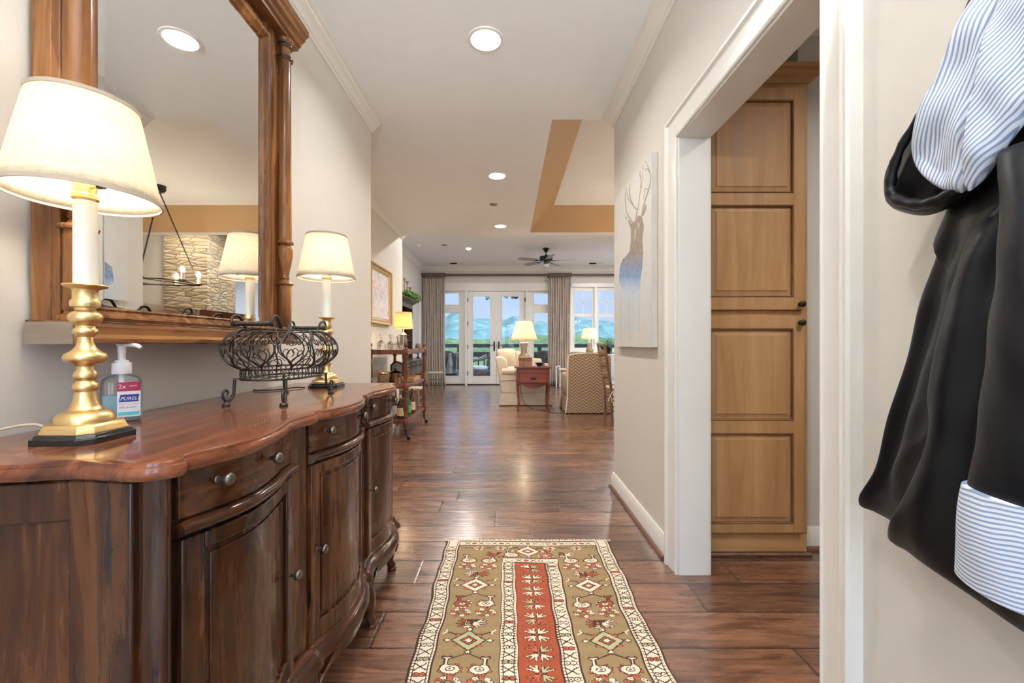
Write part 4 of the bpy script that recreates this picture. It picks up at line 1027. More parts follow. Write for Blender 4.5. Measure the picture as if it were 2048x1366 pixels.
# ================================================================ DEER CANVAS
cv = thing('canvas_painting', 'tall pale canvas of an antlered stag fading into blue drips on the right wall', 'painting', (.782, 2.65, 1.06))
CY0, CY1, CZ0, CZ1 = 2.267, 3.04, 1.061, 2.107
obj('stretcher', MB().box(.766, .7995, CY0, CY1, CZ0, CZ1), plain('canvas_edge', (.66, .63, .58), .8, bumps=(200, .2)), cv, bevel=.002)
def deer():
    nx, ny = 300, 400
    gy = np.linspace(CY0+.001, CY1-.001, nx+1); gz = np.linspace(CZ1-.001, CZ0+.001, ny+1)
    GY, GZ = np.meshgrid(gy, gz); P = np.stack([np.full_like(GY, .7655), GY, GZ], -1)
    cy = (GY[:-1, :-1]+GY[1:, 1:])/2; cz = (GZ[:-1, :-1]+GZ[1:, 1:])/2
    X = (1016+.7655*F/cy-1200)*3.107; Y = (688-(cz-H)*F/cy-280)*3.105
    p = Pic(nx, ny, X, Y, (.64, .615, .575))
    rs = np.random.RandomState(4)
    def sm(sc):
        a = rs.rand(int(ny/sc)+3, int(nx/sc)+3); yi = np.arange(ny)/sc; xi = np.arange(nx)/sc
        y0 = yi.astype(int); x0 = xi.astype(int); fy = (yi-y0)[:, None]; fx = (xi-x0)[None]
        g = lambda i, j: a[np.ix_(y0+i, x0+j)]
        return g(0, 0)*(1-fy)*(1-fx)+g(1, 0)*fy*(1-fx)+g(0, 1)*(1-fy)*fx+g(1, 1)*fy*fx
    n1 = sm(40)*.6+sm(12)*.4; n2 = sm(5)
    p.c *= (1+.10*(n1-.5))[..., None]
    bl = np.clip((Y-780)/200, 0, 1)*np.clip((1150-Y)/250, 0, 1)
    p.c = p.c*(1-.5*bl[..., None])+np.array((.60, .64, .72))*.5*bl[..., None]
    brn = np.array((.26, .20, .15)); blue = np.array((.16, .28, .50)); pale = np.array((.42, .60, .74))
    t = np.clip((Y-690)/150, 0, 1)[..., None]; t2 = np.clip((Y-850)/160, 0, 1)[..., None]
    dc = brn*(1-t)+blue*t; dc = dc*(1-t2)+pale*t2; dc = dc*(.82+.45*n2[..., None])
    body = p.poly([(190, 520), (207, 512), (222, 500), (236, 468), (262, 478), (273, 540), (263, 620), (268, 700), (262, 800), (252, 850), (248, 930), (225, 960), (180, 950), (140, 930), (118, 880), (122, 790), (138, 745), (168, 715), (184, 690), (192, 620)])
    a = np.clip((1000-Y)/150, 0, 1)*.9
    p.c = np.where(body[..., None], p.c*(1-a[..., None])+dc*a[..., None], p.c)
    face = p.poly([(212, 560), (228, 545), (224, 600), (212, 640)]); p.put(face, (.5, .45, .40), .6)
    face = p.poly([(236, 510), (246, 520), (240, 545), (234, 540)]); p.put(face, (.6, .56, .50), .7)
    for pts, w1, w2 in (([(258, 472), (276, 430), (284, 405), (286, 425), (270, 465)], 5, 5), ([(196, 545), (184, 520), (180, 500), (192, 512)], 6, 5),
            ([(262, 465), (272, 400), (292, 340), (308, 290), (316, 230), (310, 195), (296, 160), (282, 132)], 5, 1.6), ([(308, 200), (296, 176), (284, 188), (272, 176)], 4, 1.4), ([(300, 310), (280, 300), (270, 370)], 3, 1.6),
            ([(215, 525), (226, 470), (240, 400), (250, 320), (254, 240), (250, 190)], 3.4, 1.4), ([(256, 300), (266, 220), (266, 150)], 2.2, 1.2), ([(252, 240), (244, 205), (243, 188)], 2, 1),
            ([(206, 515), (190, 490), (166, 455), (158, 400), (156, 340), (166, 300)], 4, 2), ([(176, 480), (160, 490), (158, 470)], 3, 1.6), ([(228, 430), (208, 412), (190, 370), (182, 320), (186, 275)], 5, 2), ([(200, 400), (178, 372), (168, 330), (158, 330)], 3, 1.6), ([(222, 500), (226, 450), (240, 430)], 3, 2)):
        p.put(p.line(pts, w1, w2), (.30, .235, .175), .85)
    # drips
    for xd, yb, wd, st in ((128, 1240, 5, .55), (160, 1180, 4, .35), (182, 1250, 5, .6), (200, 1240, 4, .5), (214, 1190, 4, .4), (243, 1190, 5, .55), (230, 1130, 3, .3), (148, 1120, 3, .3), (172, 1150, 3, .35)):
        m = (np.abs(X-xd) < wd) & (Y > 900) & (Y < yb); fd = np.clip((Y-900)/80, 0, 1)*st
        p.put(m, (.36, .55, .68), fd)
    hz = np.clip(1-np.abs(Y-930)/90, 0, 1)*np.clip(1-np.abs(X-185)/85, 0, 1)*.55*(.4+n2); hz = np.clip(hz, 0, 1)
    p.c = p.c*(1-hz[..., None])+np.array((.50, .66, .82))*hz[..., None]
    p.c *= (1+.05*(n2-.5))[..., None]
    return knot_mesh('painted_front', nx, ny, P, np.clip(p.c, 0, 1), attr_mat('acrylic_on_canvas', .6, (150, .15)), cv)
deer()

# ================================================================ MAPLE CABINET IN THE HALL
CYF = 2.165; kx = lambda p: (p-1016)/392.6; kz = lambda p: H-(p-688)/392.6
mc = thing('tall_cabinet', 'tall maple pantry cabinet with raised panel doors beyond the cased opening', 'cabinet', (1.23, CYF+.3, 0))
obj('carcass', MB().box(.942, 1.5285, CYF+.02, CYF+.55, .0, 2.415), m_maple, mc, bevel=.002)
obj('face_frame', frame4(MB(), .942, 1.5285, .115, 2.415, .975, 1.496, .13, 2.375, CYF+.004, CYF+.0205).box(.975, 1.496, CYF+.004, CYF+.0205, 1.223, 1.253), m_maple, mc, bevel=.0015)
obj('toe_base', MB().box(.942, 1.527, CYF+.006, CYF+.021, .018, .118), m_mapleh, mc, bevel=.002)
obj('shoe_moulding', MB().box(.942, 1.545, CYF-.012, CYF+.006, 0, .018), m_shoe, mc, bevel=.006)
crs = [(0, 0), (.008, .002), (.012, .012), (.018, .020), (.040, .030), (.050, .042), (.052, .052), (.066, .056), (.066, .075), (0, .075)]
obj('cornice', sweep(MB(), [(.942, CYF+.5), (.942, CYF+.006), (1.527, CYF+.006), (1.527, CYF+.08)], [(-o, 2.405+h) for o, h in crs], XY), m_mapleh, mc, smooth=25)
obj('upper_box', MB().box(.95, 1.52, CYF+.17, CYF+.5, 2.48, 2.70), m_maple, mc, bevel=.002)
for z0, z1, ps, kz_ in ((kz(620), kz(178), [(kz(388), kz(203)), (kz(595), kz(412))], kz(609)), (kz(1063), kz(632), [(kz(840), kz(657)), (kz(1045), kz(865))], kz(646))):
    x0, x1, h0, h1 = .968, 1.500, 1.022, 1.446; yf = CYF-.016
    mb = MB().box(x0, h0, yf, CYF+.003, z0, z1).box(h1, x1, yf, CYF+.003, z0, z1)
    zs = [z0]+[q for p in sorted(ps) for q in p]+[z1]
    for i in range(0, len(zs), 2): mb.box(h0, h1, yf, CYF+.003, zs[i], zs[i+1])
    d = obj('door', mb, m_maple, mc, bevel=.002)
    for (pa, pb) in ps:
        # raised panel with sloping field edge
        L = lambda i, y: [(h0+i, y, pa+i), (h1-i, y, pa+i), (h1-i, y, pb-i), (h0+i, y, pb-i)]
        pn = MB().stack([L(-.004, CYF+.002), L(-.004, CYF-.003), L(.006, CYF-.003), L(.034, CYF-.012), L(.0345, CYF-.0145)])
        obj('raised_panel', pn, m_maple, d, smooth=20)
        obj('panel_bead', sweep(MB(), [(h0, pa), (h1, pa), (h1, pb), (h0, pb)], [(0, .014), (.003, .019), (.007, .017), (.009, .010), (.009, 0), (0, 0)], lambda u, v, h: (u, CYF-h, v), True), m_glaze, d, smooth=30)
    obj('knob', MB().lathe([(0, -.030), (.009, -.029), (.0155, -.023), (.015, -.017), (.007, -.012), (.006, -.004), (.012, -.002), (.012, 0)], (1.478, yf, kz_), 20, 'y'), m_bronze, d, smooth=50)

# ================================================================ RAINCOAT ON THE WALL (near right)
def pillow(outline, x0, tf, tb, disp=None, nr=26, npts=260, centre=None, power=2.0):
    """closed soft shape: outline in (y,z); bulges tf towards the room and tb towards the wall"""
    O = crspline(outline, 8, True)
    # even arc-length resample
    P = np.array(O); d = np.r_[0, np.cumsum(np.hypot(*np.diff(np.vstack([P, P[:1]]), axis=0).T))]; tt = np.linspace(0, d[-1], npts, endpoint=False)
    PP = np.vstack([P, P[:1]]); Q = np.c_[np.interp(tt, d, PP[:, 0]), np.interp(tt, d, PP[:, 1])]
    c = np.array(centre) if centre is not None else Q.mean(0)
    vs = []; fs = []
    def X(y, z, r, s):
        k = (1-r**power)**.5 if r < 1 else 0
        return x0 - tf*k - (disp(y, z)*min(1, (1-r)*5) if disp else 0) if s > 0 else x0 + tb*k
    for s in (1, -1):
        rs = [1-(j/nr) for j in range(nr)]
        for j, r in enumerate(rs):
            if s < 0 and j == 0: continue
            for q in Q: y, z = c+(q-c)*r; vs.append((X(y, z, r, s), y, z))
        vs.append((X(c[0], c[1], 0, s), c[0], c[1]))
    n = npts; F1 = [j*n for j in range(nr)]; cf = nr*n; B = [0]+[nr*n+1+(j-1)*n for j in range(1, nr)]; cb = nr*n+1+(nr-1)*n
    for R, cc in ((F1, cf), (B, cb)):
        for j in range(nr-1):
            for k in range(n): k2 = (k+1) % n; fs.append((R[j]+k, R[j]+k2, R[j+1]+k2, R[j+1]+k))
        for k in range(n): fs.append((R[-1]+k, R[-1]+(k+1) % n, cc))
    return MB().add(vs, fs)
def yz(pts, x): return [(x*F/(px-1016), H-(py-688)*x/(px-1016)) for px, py in pts]
def wr(y, z, k=1.0):
    return .004*k*(sin(31*y+19*z+3*sin(11*z))+.6*sin(57*y-43*z+2*sin(23*y))+.35*sin(97*z+71*y))
def fabric(name, col, rough=.42):
    M = NM(name); c = M.coord(); a = M.noise(c, 13, 2, .5, .3); b = M.noise(M.coord((1, 1, 1)), 900, 2)
    h = M.math('ADD', a, M.math('MULTIPLY', b, .03))
    M.bsdf(col, rough, 0, M.bump(h, .28, .008), **{'Specular IOR Level': .28}); return M.m
m_coat = fabric('black_waxed_coat_cloth', (.0042, .0045, .0065), .42)
def striped(name, ny_, nz_, period=.0055):
    M = NM(name); g = M.n('ShaderNodeTexCoord').outputs['Object']; s = M.n('ShaderNodeSeparateXYZ', {0: g})
    wob = M.math('MULTIPLY', M.noise(M.coord(), 9, 2), .022)
    q = M.math('ADD', M.math('ADD', M.math('MULTIPLY', s.outputs[1], ny_), M.math('MULTIPLY', s.outputs[2], nz_)), wob)
    f = M.math('FRACT', M.math('DIVIDE', q, period)); c = M.ramp(f, [(0, (.74, .77, .84)), (.48, (.74, .77, .84)), (.56, (.24, .32, .50)), (.90, (.24, .32, .50)), (.98, (.74, .77, .84))])
    M.bsdf(c, .75, 0, M.bump(M.noise(M.coord(), 14, 3), .4, .01)); return M.m
coat = thing('raincoat', 'black hooded raincoat with blue striped lining hanging on the right wall', 'coat', (.74, .55, .70))
cyh, czh = .56, 1.62
def folds(y, z):
    a = atan2(y-.53, 1.75-z)
    t = min(1, max(0, (1.42-z)/.5))
    return .020*t*(cos(a*27+.6)) + .006*t*cos(a*61+2) + wr(y, z, .25)
body = yz([(1935, 330), (1890, 425), (1868, 480), (1876, 500), (1840, 600), (1812, 715), (1770, 840), (1745, 940), (1712, 1004), (1745, 1024), (1782, 1046), (1860, 1115)], .745)+[(.60, .70), (.50, .70), (.40, .70), (.33, .71), (.36, 1.0), (.42, 1.3), (.50, 1.42), (.56, 1.45)]
obj('coat_body', pillow(body, .750, .045, .040, folds, npts=300, centre=(.60, 1.02)), m_coat, coat, smooth=80)
front = yz([(1955, 440), (1915, 540), (1885, 650), (1862, 770), (1862, 860), (1835, 950), (1800, 1020), (1774, 1078), (1808, 1104), (1846, 1133), (1930, 1190), (2040, 1266)], .705)+[(.54, .69), (.50, .75), (.53, 1.0), (.56, 1.2), (.575, 1.29)]
obj('front_panel', pillow(front, .712, .040, .02, lambda y, z: .012*cos(atan2(y-.53, 1.75-z)*31)+.004*cos(atan2(y-.53, 1.75-z)*77)+wr(y, z, .25), npts=260, centre=(.61, .93)), m_coat, coat, smooth=80)
def tubeloft(rings, seg=48, fn=None):
    """rings of (x,y,z, rx, ry) stacked along z"""
    loops = []
    for i, (x, y, z, a, b) in enumerate(rings):
        L = []
        for k in range(seg):
            t = 2*pi*k/seg; w_ = 1+(fn(t, z) if fn else 0); L.append((x+a*cos(t)*w_, y+b*sin(t)*w_, z))
        loops.append(L)
    return MB().stack(loops)
sl = crspline([(.665, .53, 1.33, .03, .040), (.650, .505, 1.22, .045, .048), (.636, .498, 1.10, .050, .052), (.624, .492, .99, .050, .054), (.615, .490, .925, .049, .056), (.615, .490, .895, .050, .058)], 8)
slv = obj('sleeve', tubeloft([tuple(r) for r in sl], 60, lambda t, z: .07*sin(3*t+z*9)+.02*sin(z*60+2*t)), m_coat, coat, smooth=80)
cf = []
for i in range(9):
    z = .903-.118*i/8; k = 1+.05*sin(i*.5)
    cf.append((.613, .490+.012*i/8, z, .054*k, .0665*k))
def slantcuff():
    mb = tubeloft(cf, 64, lambda t, z: .02*sin(4*t+z*40))
    mb.v = [(x, y, z-(.04*(.56-y)) ) for x, y, z in mb.v]; return mb
obj('turned_cuff', slantcuff(), striped('striped_cuff_cotton', .10, 1.0), slv, smooth=80)
# hood: dark pouch with a striped lining spilling out
hood = yz([(1965, -60), (1905, 90), (1852, 208), (1800, 290), (1768, 352), (1760, 392), (1772, 418), (1835, 431), (1905, 402), (1965, 352), (2048, 268), (2200, 130), (2300, 10), (2200, -140), (2060, -160)], .70)
obj('hood', pillow(hood, .715, .050, .055, lambda y, z: wr(y, z, .8)+.004*cos(70*y+50*z), npts=240, centre=(.62, 1.47)), m_coat, coat, smooth=80)
rimp = [(.664, y, z) for y, z in yz([(1846, 222), (1800, 300), (1782, 360), (1790, 395), (1840, 408), (1893, 392), (1945, 352), (2000, 290), (2060, 232), (2130, 160)], .664)]
rimp = crspline(rimp, 6)
obj('hood_rim', MB().tube(rimp, [.006+.003*sin(pi*i/len(rimp))+.001*sin(i*1.7) for i in range(len(rimp))], 12), m_coat, coat, smooth=80)
lin1 = yz([(1975, -60), (1925, 78), (1880, 165), (1850, 215), (1828, 268), (1822, 305), (1834, 345), (1872, 376), (1905, 384), (1925, 378), (1945, 300), (1962, 215), (1985, 90), (2030, -60)], .655)
obj('hood_lining', pillow(lin1, .660, .020, .03, lambda y, z: wr(y, z, 1.3)+.006*cos(60*y+20*z), npts=220, centre=(.645, 1.45)), striped('striped_lining_cotton', .86, .38), coat, smooth=80)
lin2 = yz([(2020, -60), (1990, 60), (1965, 180), (1945, 290), (1922, 378), (1948, 366), (1985, 310), (2020, 262), (2060, 215), (2200, 120), (2300, 0), (2150, -100)], .640)
obj('hood_lining', pillow(lin2, .648, .018, .03, lambda y, z: wr(y, z, 1.0), npts=220, centre=(.565, 1.47)), striped('striped_lining_cotton_diagonal', .62, .72), coat, smooth=80)
hk = tag(obj('coat_hook', MB().lathe([(0, 0), (.022, 0), (.022, -.004), (.006, -.008), (.006, -.05), (0, -.05)], (.8, .52, 1.86), 16, 'x').tube([(.76, .52, 1.86), (.72, .52, 1.86), (.705, .52, 1.875), (.70, .52, 1.895)], .005, 8), m_bronze), 'dark metal coat hook above the hanging black raincoat', 'hook')
obj('hanging_loop', MB().tube(crspline([(.70, .50, 1.68), (.712, .51, 1.78), (.72, .52, 1.870), (.712, .53, 1.78), (.70, .54, 1.68)], 6), .003, 6), m_coat, coat)

# ================================================================ MIDDLE LEFT: framed pastel, trolley
PYa, PYb, PZa, PZb = 5.02, 5.91, 1.33, 2.067
pt = thing('framed_painting', 'gilt framed abstract pastel painting in pink and blue on the left wall', 'painting', (XLD+.02, 5.46, PZa))
g_w = .07
m_gilt = plain('antique_gilt', (.62, .42, .18), .36, .7, bumps=(60, .2)); m_silver = plain('silvered_frame_face', (.50, .47, .42), .35, .6, bumps=(60, .2))
pth = [(PYa, PZa), (PYa, PZb), (PYb, PZb), (PYb, PZa)]
obj('frame', sweep(MB(), pth, [(-g_w, .0), (-g_w, .012), (-.058, .020), (-.03, .024), (-.018, .040), (-.004, .044), (0, .038), (0, 0)], lambda u, v, h: (XLD+.001+h, u, v), True), m_gilt, pt, smooth=25)
obj('inner_fillet', sweep(MB(), pth, [(-g_w-.012, .004), (-g_w-.012, .012), (-g_w, .015), (-g_w, .004)], lambda u, v, h: (XLD+.001+h, u, v), True), m_silver, pt, smooth=25)
def pastel():
    nx, ny = 120, 110; gy = np.linspace(PYa+g_w, PYb-g_w, nx+1); gz = np.linspace(PZb-g_w, PZa+g_w, ny+1); GY, GZ = np.meshgrid(gy, gz)
    P = np.stack([np.full_like(GY, XLD+.010), GY, GZ], -1); U, V = np.meshgrid((np.arange(nx)+.5)/nx, (np.arange(ny)+.5)/ny)
    p = Pic(nx, ny, U, V, (.66, .62, .66)); rs = np.random.RandomState(11)
    cl = [(.75, .30, .42), (.80, .62, .66), (.34, .46, .58), (.60, .70, .76), (.80, .74, .62), (.70, .68, .76), (.25, .40, .45), (.82, .80, .78), (.70, .45, .35)]
    for k in range(700):
        x, y = rs.rand(2); c = cl[rs.randint(9)]
        if y > .55 and rs.rand() < .6: c = cl[(3, 5, 7, 1)[rs.randint(4)]]
        a = rs.rand()*pi; r = .02+.05*rs.rand(); dx, dy = cos(a)*r, sin(a)*r
        p.put(p.seg((x-dx, y-dy), (x+dx, y+dy), .006+.014*rs.rand()), c, .45)
    return knot_mesh('picture', nx, ny, P, p.c, attr_mat('pastel_paint', .6, (80, .3)), pt)
pastel()

TX0, TX1, TY0, TY1 = -1.545, -1.145, 4.76, 5.80
tv = thing('bar_trolley', 'mahogany three tier bar trolley with turned posts and brass casters', 'trolley', (-1.35, 5.28, 0))
post = [(0, .118), (.010, .118), (.012, .135), (.020, .150), (.021, .160), (.014, .168), (.022, .176)]
def turn(z0, z1):   # slender faceted vase between shelves
    L = z1-z0; return [(.020, z0), (.029, z0+.012), (.020, z0+.030), (.016, z0+.04), (.030, z0+L*.30), (.025, z0+L*.55), (.018, z0+L*.80), (.016, z0+L-.035), (.028, z0+L-.022), (.029, z0+L-.01), (.020, z1)]
sh_z = [.21, .60, .985]
def trpost(x, y):
    mb = MB().lathe(post, (x, y, 0), 12)
    for z in sh_z: mb.lathe([(.022, z-.045), (.031, z-.035), (.031, z+.035), (.022, z+.045)], (x, y, 0), 8, rot=pi/8)
    mb.lathe([(.0, .172), (.022, .172), (.020, .18)], (x, y, 0), 12)
    for a, b in ((.25, .56), (.64, .945)): mb.lathe(turn(a, b), (x, y, 0), 8, rot=pi/8)
    mb.lathe([(.022, 1.025), (.012, 1.032), (.010, 1.040), (.020, 1.050), (.026, 1.066), (.024, 1.082), (.014, 1.094), (.006, 1.100), (.004, 1.106), (0, 1.108)], (x, y, 0), 16)
    p_ = obj('post', mb, m_mahog, tv, smooth=40)
    cs_ = MB().lathe([(.0, .075), (.011, .078), (.013, .10), (.016, .118), (0, .118)], (x, y, 0), 12).tube([(x, y, .08), (x+.010, y+.004, .055), (x+.024, y+.008, .040), (x+.028, y+.01, .024)], [.008, .007, .006, .006], 8)
    c_ = obj('caster', cs_, m_bronze, p_, smooth=50)
    obj('wheel', MB().lathe([(0, -.009), (.018, -.009), (.022, -.005), (.022, .005), (.018, .009), (0, .009)], (x+.028, y+.01, .0225), 18, 'y'), m_black, c_, smooth=40)
for x in (TX0, TX1):
    for y in (TY0, TY1): trpost(x, y)
for i, z in enumerate(sh_z):
    mb = MB().box(TX0-.012, TX1+.012, TY0-.012, TY1+.012, z-.005, z+.012)
    s_ = obj('shelf', mb, m_mahog, tv, bevel=.003)
    for (a, b, c, d) in ((TX0, TX1, TY0-.014, TY0+.008), (TX0, TX1, TY1-.008, TY1+.014), (TX0-.014, TX0+.008, TY0, TY1), (TX1-.008, TX1+.014, TY0, TY1)):
        obj('gallery_rail', MB().box(a, b, c, d, z-.022, z+.030 if i == 2 else z+.018), m_mahog, s_, bevel=.004)
TOPZ = .9975
# coffee-pot lamp with a golden drum shade
lx, ly = -1.27, 5.16
pl_ = thing('table_lamp', 'pewter coffee pot lamp with yellow drum shade on the bar trolley', 'lamp', (lx, ly, TOPZ))
pot = [(0, 0), (.052, 0), (.054, .006), (.048, .012), (.047, .05), (.043, .16), (.040, .185), (.043, .188), (.043, .193), (.038, .197), (.030, .212), (.014, .222), (.008, .228), (.006, .270), (0, .27)]
obj('pot_body', MB().lathe(pot, (lx, ly, TOPZ), 28), m_pewter, pl_, smooth=50)
obj('spout', MB().tube(crspline([(lx-.044, ly, TOPZ+.045), (lx-.066, ly, TOPZ+.075), (lx-.070, ly, TOPZ+.13), (lx-.078, ly, TOPZ+.175), (lx-.092, ly, TOPZ+.19)], 5), [.012-.0004*i for i in range(21)], 10), m_pewter, pl_, smooth=60)
obj('pot_handle', MB().tube(crspline([(lx+.040, ly, TOPZ+.165), (lx+.060, ly, TOPZ+.185), (lx+.080, ly, TOPZ+.165), (lx+.076, ly, TOPZ+.12), (lx+.060, ly, TOPZ+.075), (lx+.046, ly, TOPZ+.055)], 5), .006, 8), m_bronze, pl_, smooth=60)
sh = MB().grid(lambda u, v: (lx+(.109-.010*v)*cos(2*pi*u), ly+(.109-.010*v)*sin(2*pi*u), TOPZ+.267+.20*v), 48, 6, True)
obj('lamp_shade', sh, m_yellow, pl_, smooth=80, solid=.0015)
obj('bulb', MB().lathe([(0, .27), (.013, .275), (.026, .32), (.024, .345), (0, .36)], (lx, ly, TOPZ), 16), emis('warm_lit_bulb', (1, .80, .55), 60), pl_)
# glassware
def glassware(name, prof, x, y, z, label, cat, stopper=None, group='crystal glassware on the bar trolley'):
    t = thing(name, label, cat, (x, y, z), group=group)
    obj('glass_body', MB().lathe(prof, (x, y, z), 20), m_crystal, t, smooth=40)
    if stopper: obj('stopper', MB().lathe(stopper, (x, y, z), 14), m_crystal, t, smooth=40)
    return t
dec = [(0, 0), (.042, 0), (.046, .01), (.046, .085), (.036, .105), (.015, .125), (.013, .150), (.020, .160), (0, .160)]
glassware('decanter', dec, -1.47, 4.93, TOPZ, 'square shouldered crystal decanter with a flat disc stopper, nearest the corner', 'decanter', [(0, .161), (.008, .161), (.008, .172), (.026, .176), (.026, .200), (0, .202)])
rdec = [(0, 0), (.03, 0), (.045, .02), (.050, .05), (.044, .08), (.020, .105), (.012, .12), (.012, .140), (.018, .146), (0, .146)]
glassware('decanter', rdec, -1.42, 5.14, TOPZ, 'round crystal decanter with ball stopper behind the tumblers', 'decanter', [(0, .147), (.008, .147), (.008, .155), (.020, .162), (.026, .178), (.020, .194), (0, .2)])
glassware('decanter', rdec, -1.37, 5.30, TOPZ, 'second round crystal decanter with ball stopper, just left of the yellow lamp', 'decanter', [(0, .147), (.008, .147), (.008, .155), (.020, .162), (.026, .178), (.020, .194), (0, .2)])
tum = [(0, 0), (.030, 0), (.033, .004), (.037, .075), (.035, .075), (.031, .012), (0, .012)]
tb = glassware('tumbler', tum, -1.30, 4.88, TOPZ, 'middle cut crystal tumbler of the front row on the trolley', 'glass', group='cut crystal tumblers on the trolley')
for x, y, lb in ((-1.38, 4.90, 'left front cut crystal tumbler beside the square decanter'), (-1.22, 4.94, 'cut crystal tumbler nearest the front right post of the trolley'), (-1.33, 4.99, 'cut crystal tumbler in the second row, in front of the round decanters'), (-1.24, 5.05, 'cut crystal tumbler just in front of the coffee pot lamp')): dup(tb, (x, y, TOPZ), label=lb)
sw = [(0, 0), (.028, 0), (.029, .003), (.004, .008), (.0035, .05), (.022, .062), (.034, .085), (.030, .115), (.028, .115), (.031, .086), (0, .06)]
s0 = glassware('stem_glass', sw, -1.49, 5.36, TOPZ, 'clear stem glass against the wall right behind the decanters', 'glass', group='stem glasses behind the decanters')
dup(s0, (-1.49, 5.50, TOPZ), label='farthest clear stem glass against the wall on the trolley'); dup(s0, (-1.40, 5.47, TOPZ), label='clear stem glass standing out from the wall behind the yellow lamp')
tag(obj('serving_tray', MB().box(-1.36, -1.20, 5.38, 5.66, TOPZ+.001, TOPZ+.010).box(-1.36, -1.353, 5.38, 5.66, TOPZ+.01, TOPZ+.028).box(-1.207, -1.20, 5.38, 5.66, TOPZ+.01, TOPZ+.028), m_brass, bevel=.002), 'small brass tray on the far end of the trolley top', 'tray')
# middle shelf
MZ = .613
wk = thing('wicker_basket', 'brown lidded wicker basket with brass trim on the trolley middle shelf', 'basket', (-1.46, 4.98, MZ))
wv = []
for i in range(15): wv.append((.060+.004*(i % 2)+.012*sin(pi*i/14), .008*i))
obj('basket_body', MB().lathe([(0, 0)]+wv+[(.05, .118), (0, .118)], (-1.46, 4.98, MZ), 24, sx=.9), m_skirt, wk, smooth=60)
obj('basket_lid', MB().lathe([(.062, .118), (.066, .122), (.062, .142), (.035, .150), (.008, .152), (.010, .162), (0, .165)], (-1.46, 4.98, MZ), 24, sx=.9), m_brass, wk, smooth=50)
ib = thing('ice_bucket', 'brass banded ice bucket with black domed lid on the middle shelf', 'ice bucket', (-1.36, 5.12, MZ))
obj('bucket', MB().lathe([(0, 0), (.070, 0), (.074, .006), (.074, .105), (.078, .110), (.078, .116), (0, .116)], (-1.36, 5.12, MZ), 32), plain('polished_steel', (.62, .52, .40), .18, .95), ib, smooth=50)
ld = obj('lid', MB().lathe([(.080, .116), (.080, .124), (.060, .136), (.030, .146), (.008, .150), (.006, .156), (.013, .164), (.013, .172), (0, .178)], (-1.36, 5.12, MZ), 32), m_black, ib, smooth=50)
for s in (-1, 1): obj('ring_handle', MB().tube([(-1.36+.08*.7*1.0+.012, 5.12-.055+.0*s, MZ+.07)]+[(-1.36+.062+.006*s, 5.12-.052, MZ+.085+.012*cos(a)) for a in (0, 1, 2, 3)], .003, 6), m_bronze, ib)
afp = crspline([(-1.60, 5.55, MZ+.012), (-1.60, 5.55, MZ+.20), (-1.56, 5.55, MZ+.245), (-1.50, 5.55, MZ+.265), (-1.44, 5.55, MZ+.245), (-1.395, 5.55, MZ+.22), (-1.39, 5.55, MZ+.20), (-1.39, 5.55, MZ+.012)], 4)
af = thing('arched_frame', 'small arched dark wood framed mirror standing on the middle shelf', 'mirror', (-1.46, 5.55, MZ))
arch = [(-1.535, MZ+.001), (-1.535, MZ+.195), (-1.50, MZ+.228), (-1.45, MZ+.245), (-1.40, MZ+.228), (-1.365, MZ+.20), (-1.355, MZ+.195), (-1.355, MZ+.001)]
obj('frame', sweep(MB(), arch[::-1], [(0, 0), (.022, 0), (.022, .014), (0, .018)], lambda u, v, h: (u, 5.56-h, v)), m_mahog, af, smooth=25)
obj('plate', MB().prism(arch, 5.562, 5.570, lambda u, v, a: (u, a, v)), plain('pale_backing', (.55, .57, .60), .3), af, smooth=0)
wt = thing('wooden_tray', 'light wooden box tray on the middle shelf of the trolley', 'tray', (-1.24, 5.45, MZ))
obj('tray_bottom', MB().box(-1.34, -1.155, 5.22, 5.60, MZ, MZ+.010), m_oldwood, wt, bevel=.002)
for a, b, c, d in ((-1.34, -1.155, 5.22, 5.232), (-1.34, -1.155, 5.588, 5.60), (-1.34, -1.328, 5.232, 5.588), (-1.167, -1.155, 5.232, 5.588)):
    obj('tray_side', MB().box(a, b, c, d, MZ+.010, MZ+.055), plain('pale_oak', (.48, .28, .13), .45), wt, bevel=.002)
# bottles on the bottom shelf
BZ = .223
def bottle(x, y, h, r, col, lab, label, foil):
    t = thing('liquor_bottle', label, 'bottle', (x, y, BZ))
    Mg = NM('bottle_glass_'+foil[0]); Mg.bsdf(col, .08, 0, **{'Transmission Weight': .5})
    obj('glass_body', MB().lathe([(0, 0), (r*.9, 0), (r, .008), (r, h*.58), (r*.8, h*.68), (r*.36, h*.78), (r*.33, h*.95), (0, h*.95)], (x, y, BZ), 24), Mg.m, t, smooth=40)
    obj('paper_label', MB().lathe([(r+.0008, h*.12), (r+.0012, h*.12), (r+.0012, h*.46), (r+.0008, h*.46), (r+.0008, h*.12)], (x, y, BZ), 24), plain('paper_label_'+foil[0], lab, .6), t)
    obj('cap', MB().lathe([(r*.40, h*.86), (r*.40, h), (0, h)], (x, y, BZ), 16), plain('bottle_cap_'+foil[0], foil[1], .35), t)
bottle(-1.24, 4.90, .27, .038, (.10, .05, .02), (.62, .48, .28), 'dark bottle with cream label on the bottom shelf beside the front post', ('cream', (.8, .78, .7)))
bottle(-1.215, 5.14, .26, .040, (.02, .30, .12), (.06, .40, .16), 'green bottle on the bottom shelf of the trolley', ('green', (.02, .25, .08)))
bottle(-1.20, 5.32, .30, .038, (.25, .10, .05), (.72, .50, .38), 'amber bottle with pink label behind the front post on the bottom shelf', ('pink', (.5, .1, .08)))
bottle(-1.34, 5.00, .29, .036, (.30, .20, .10), (.70, .68, .62), 'tall bottle with white neck band at the back of the bottom shelf', ('white', (.85, .84, .8)))

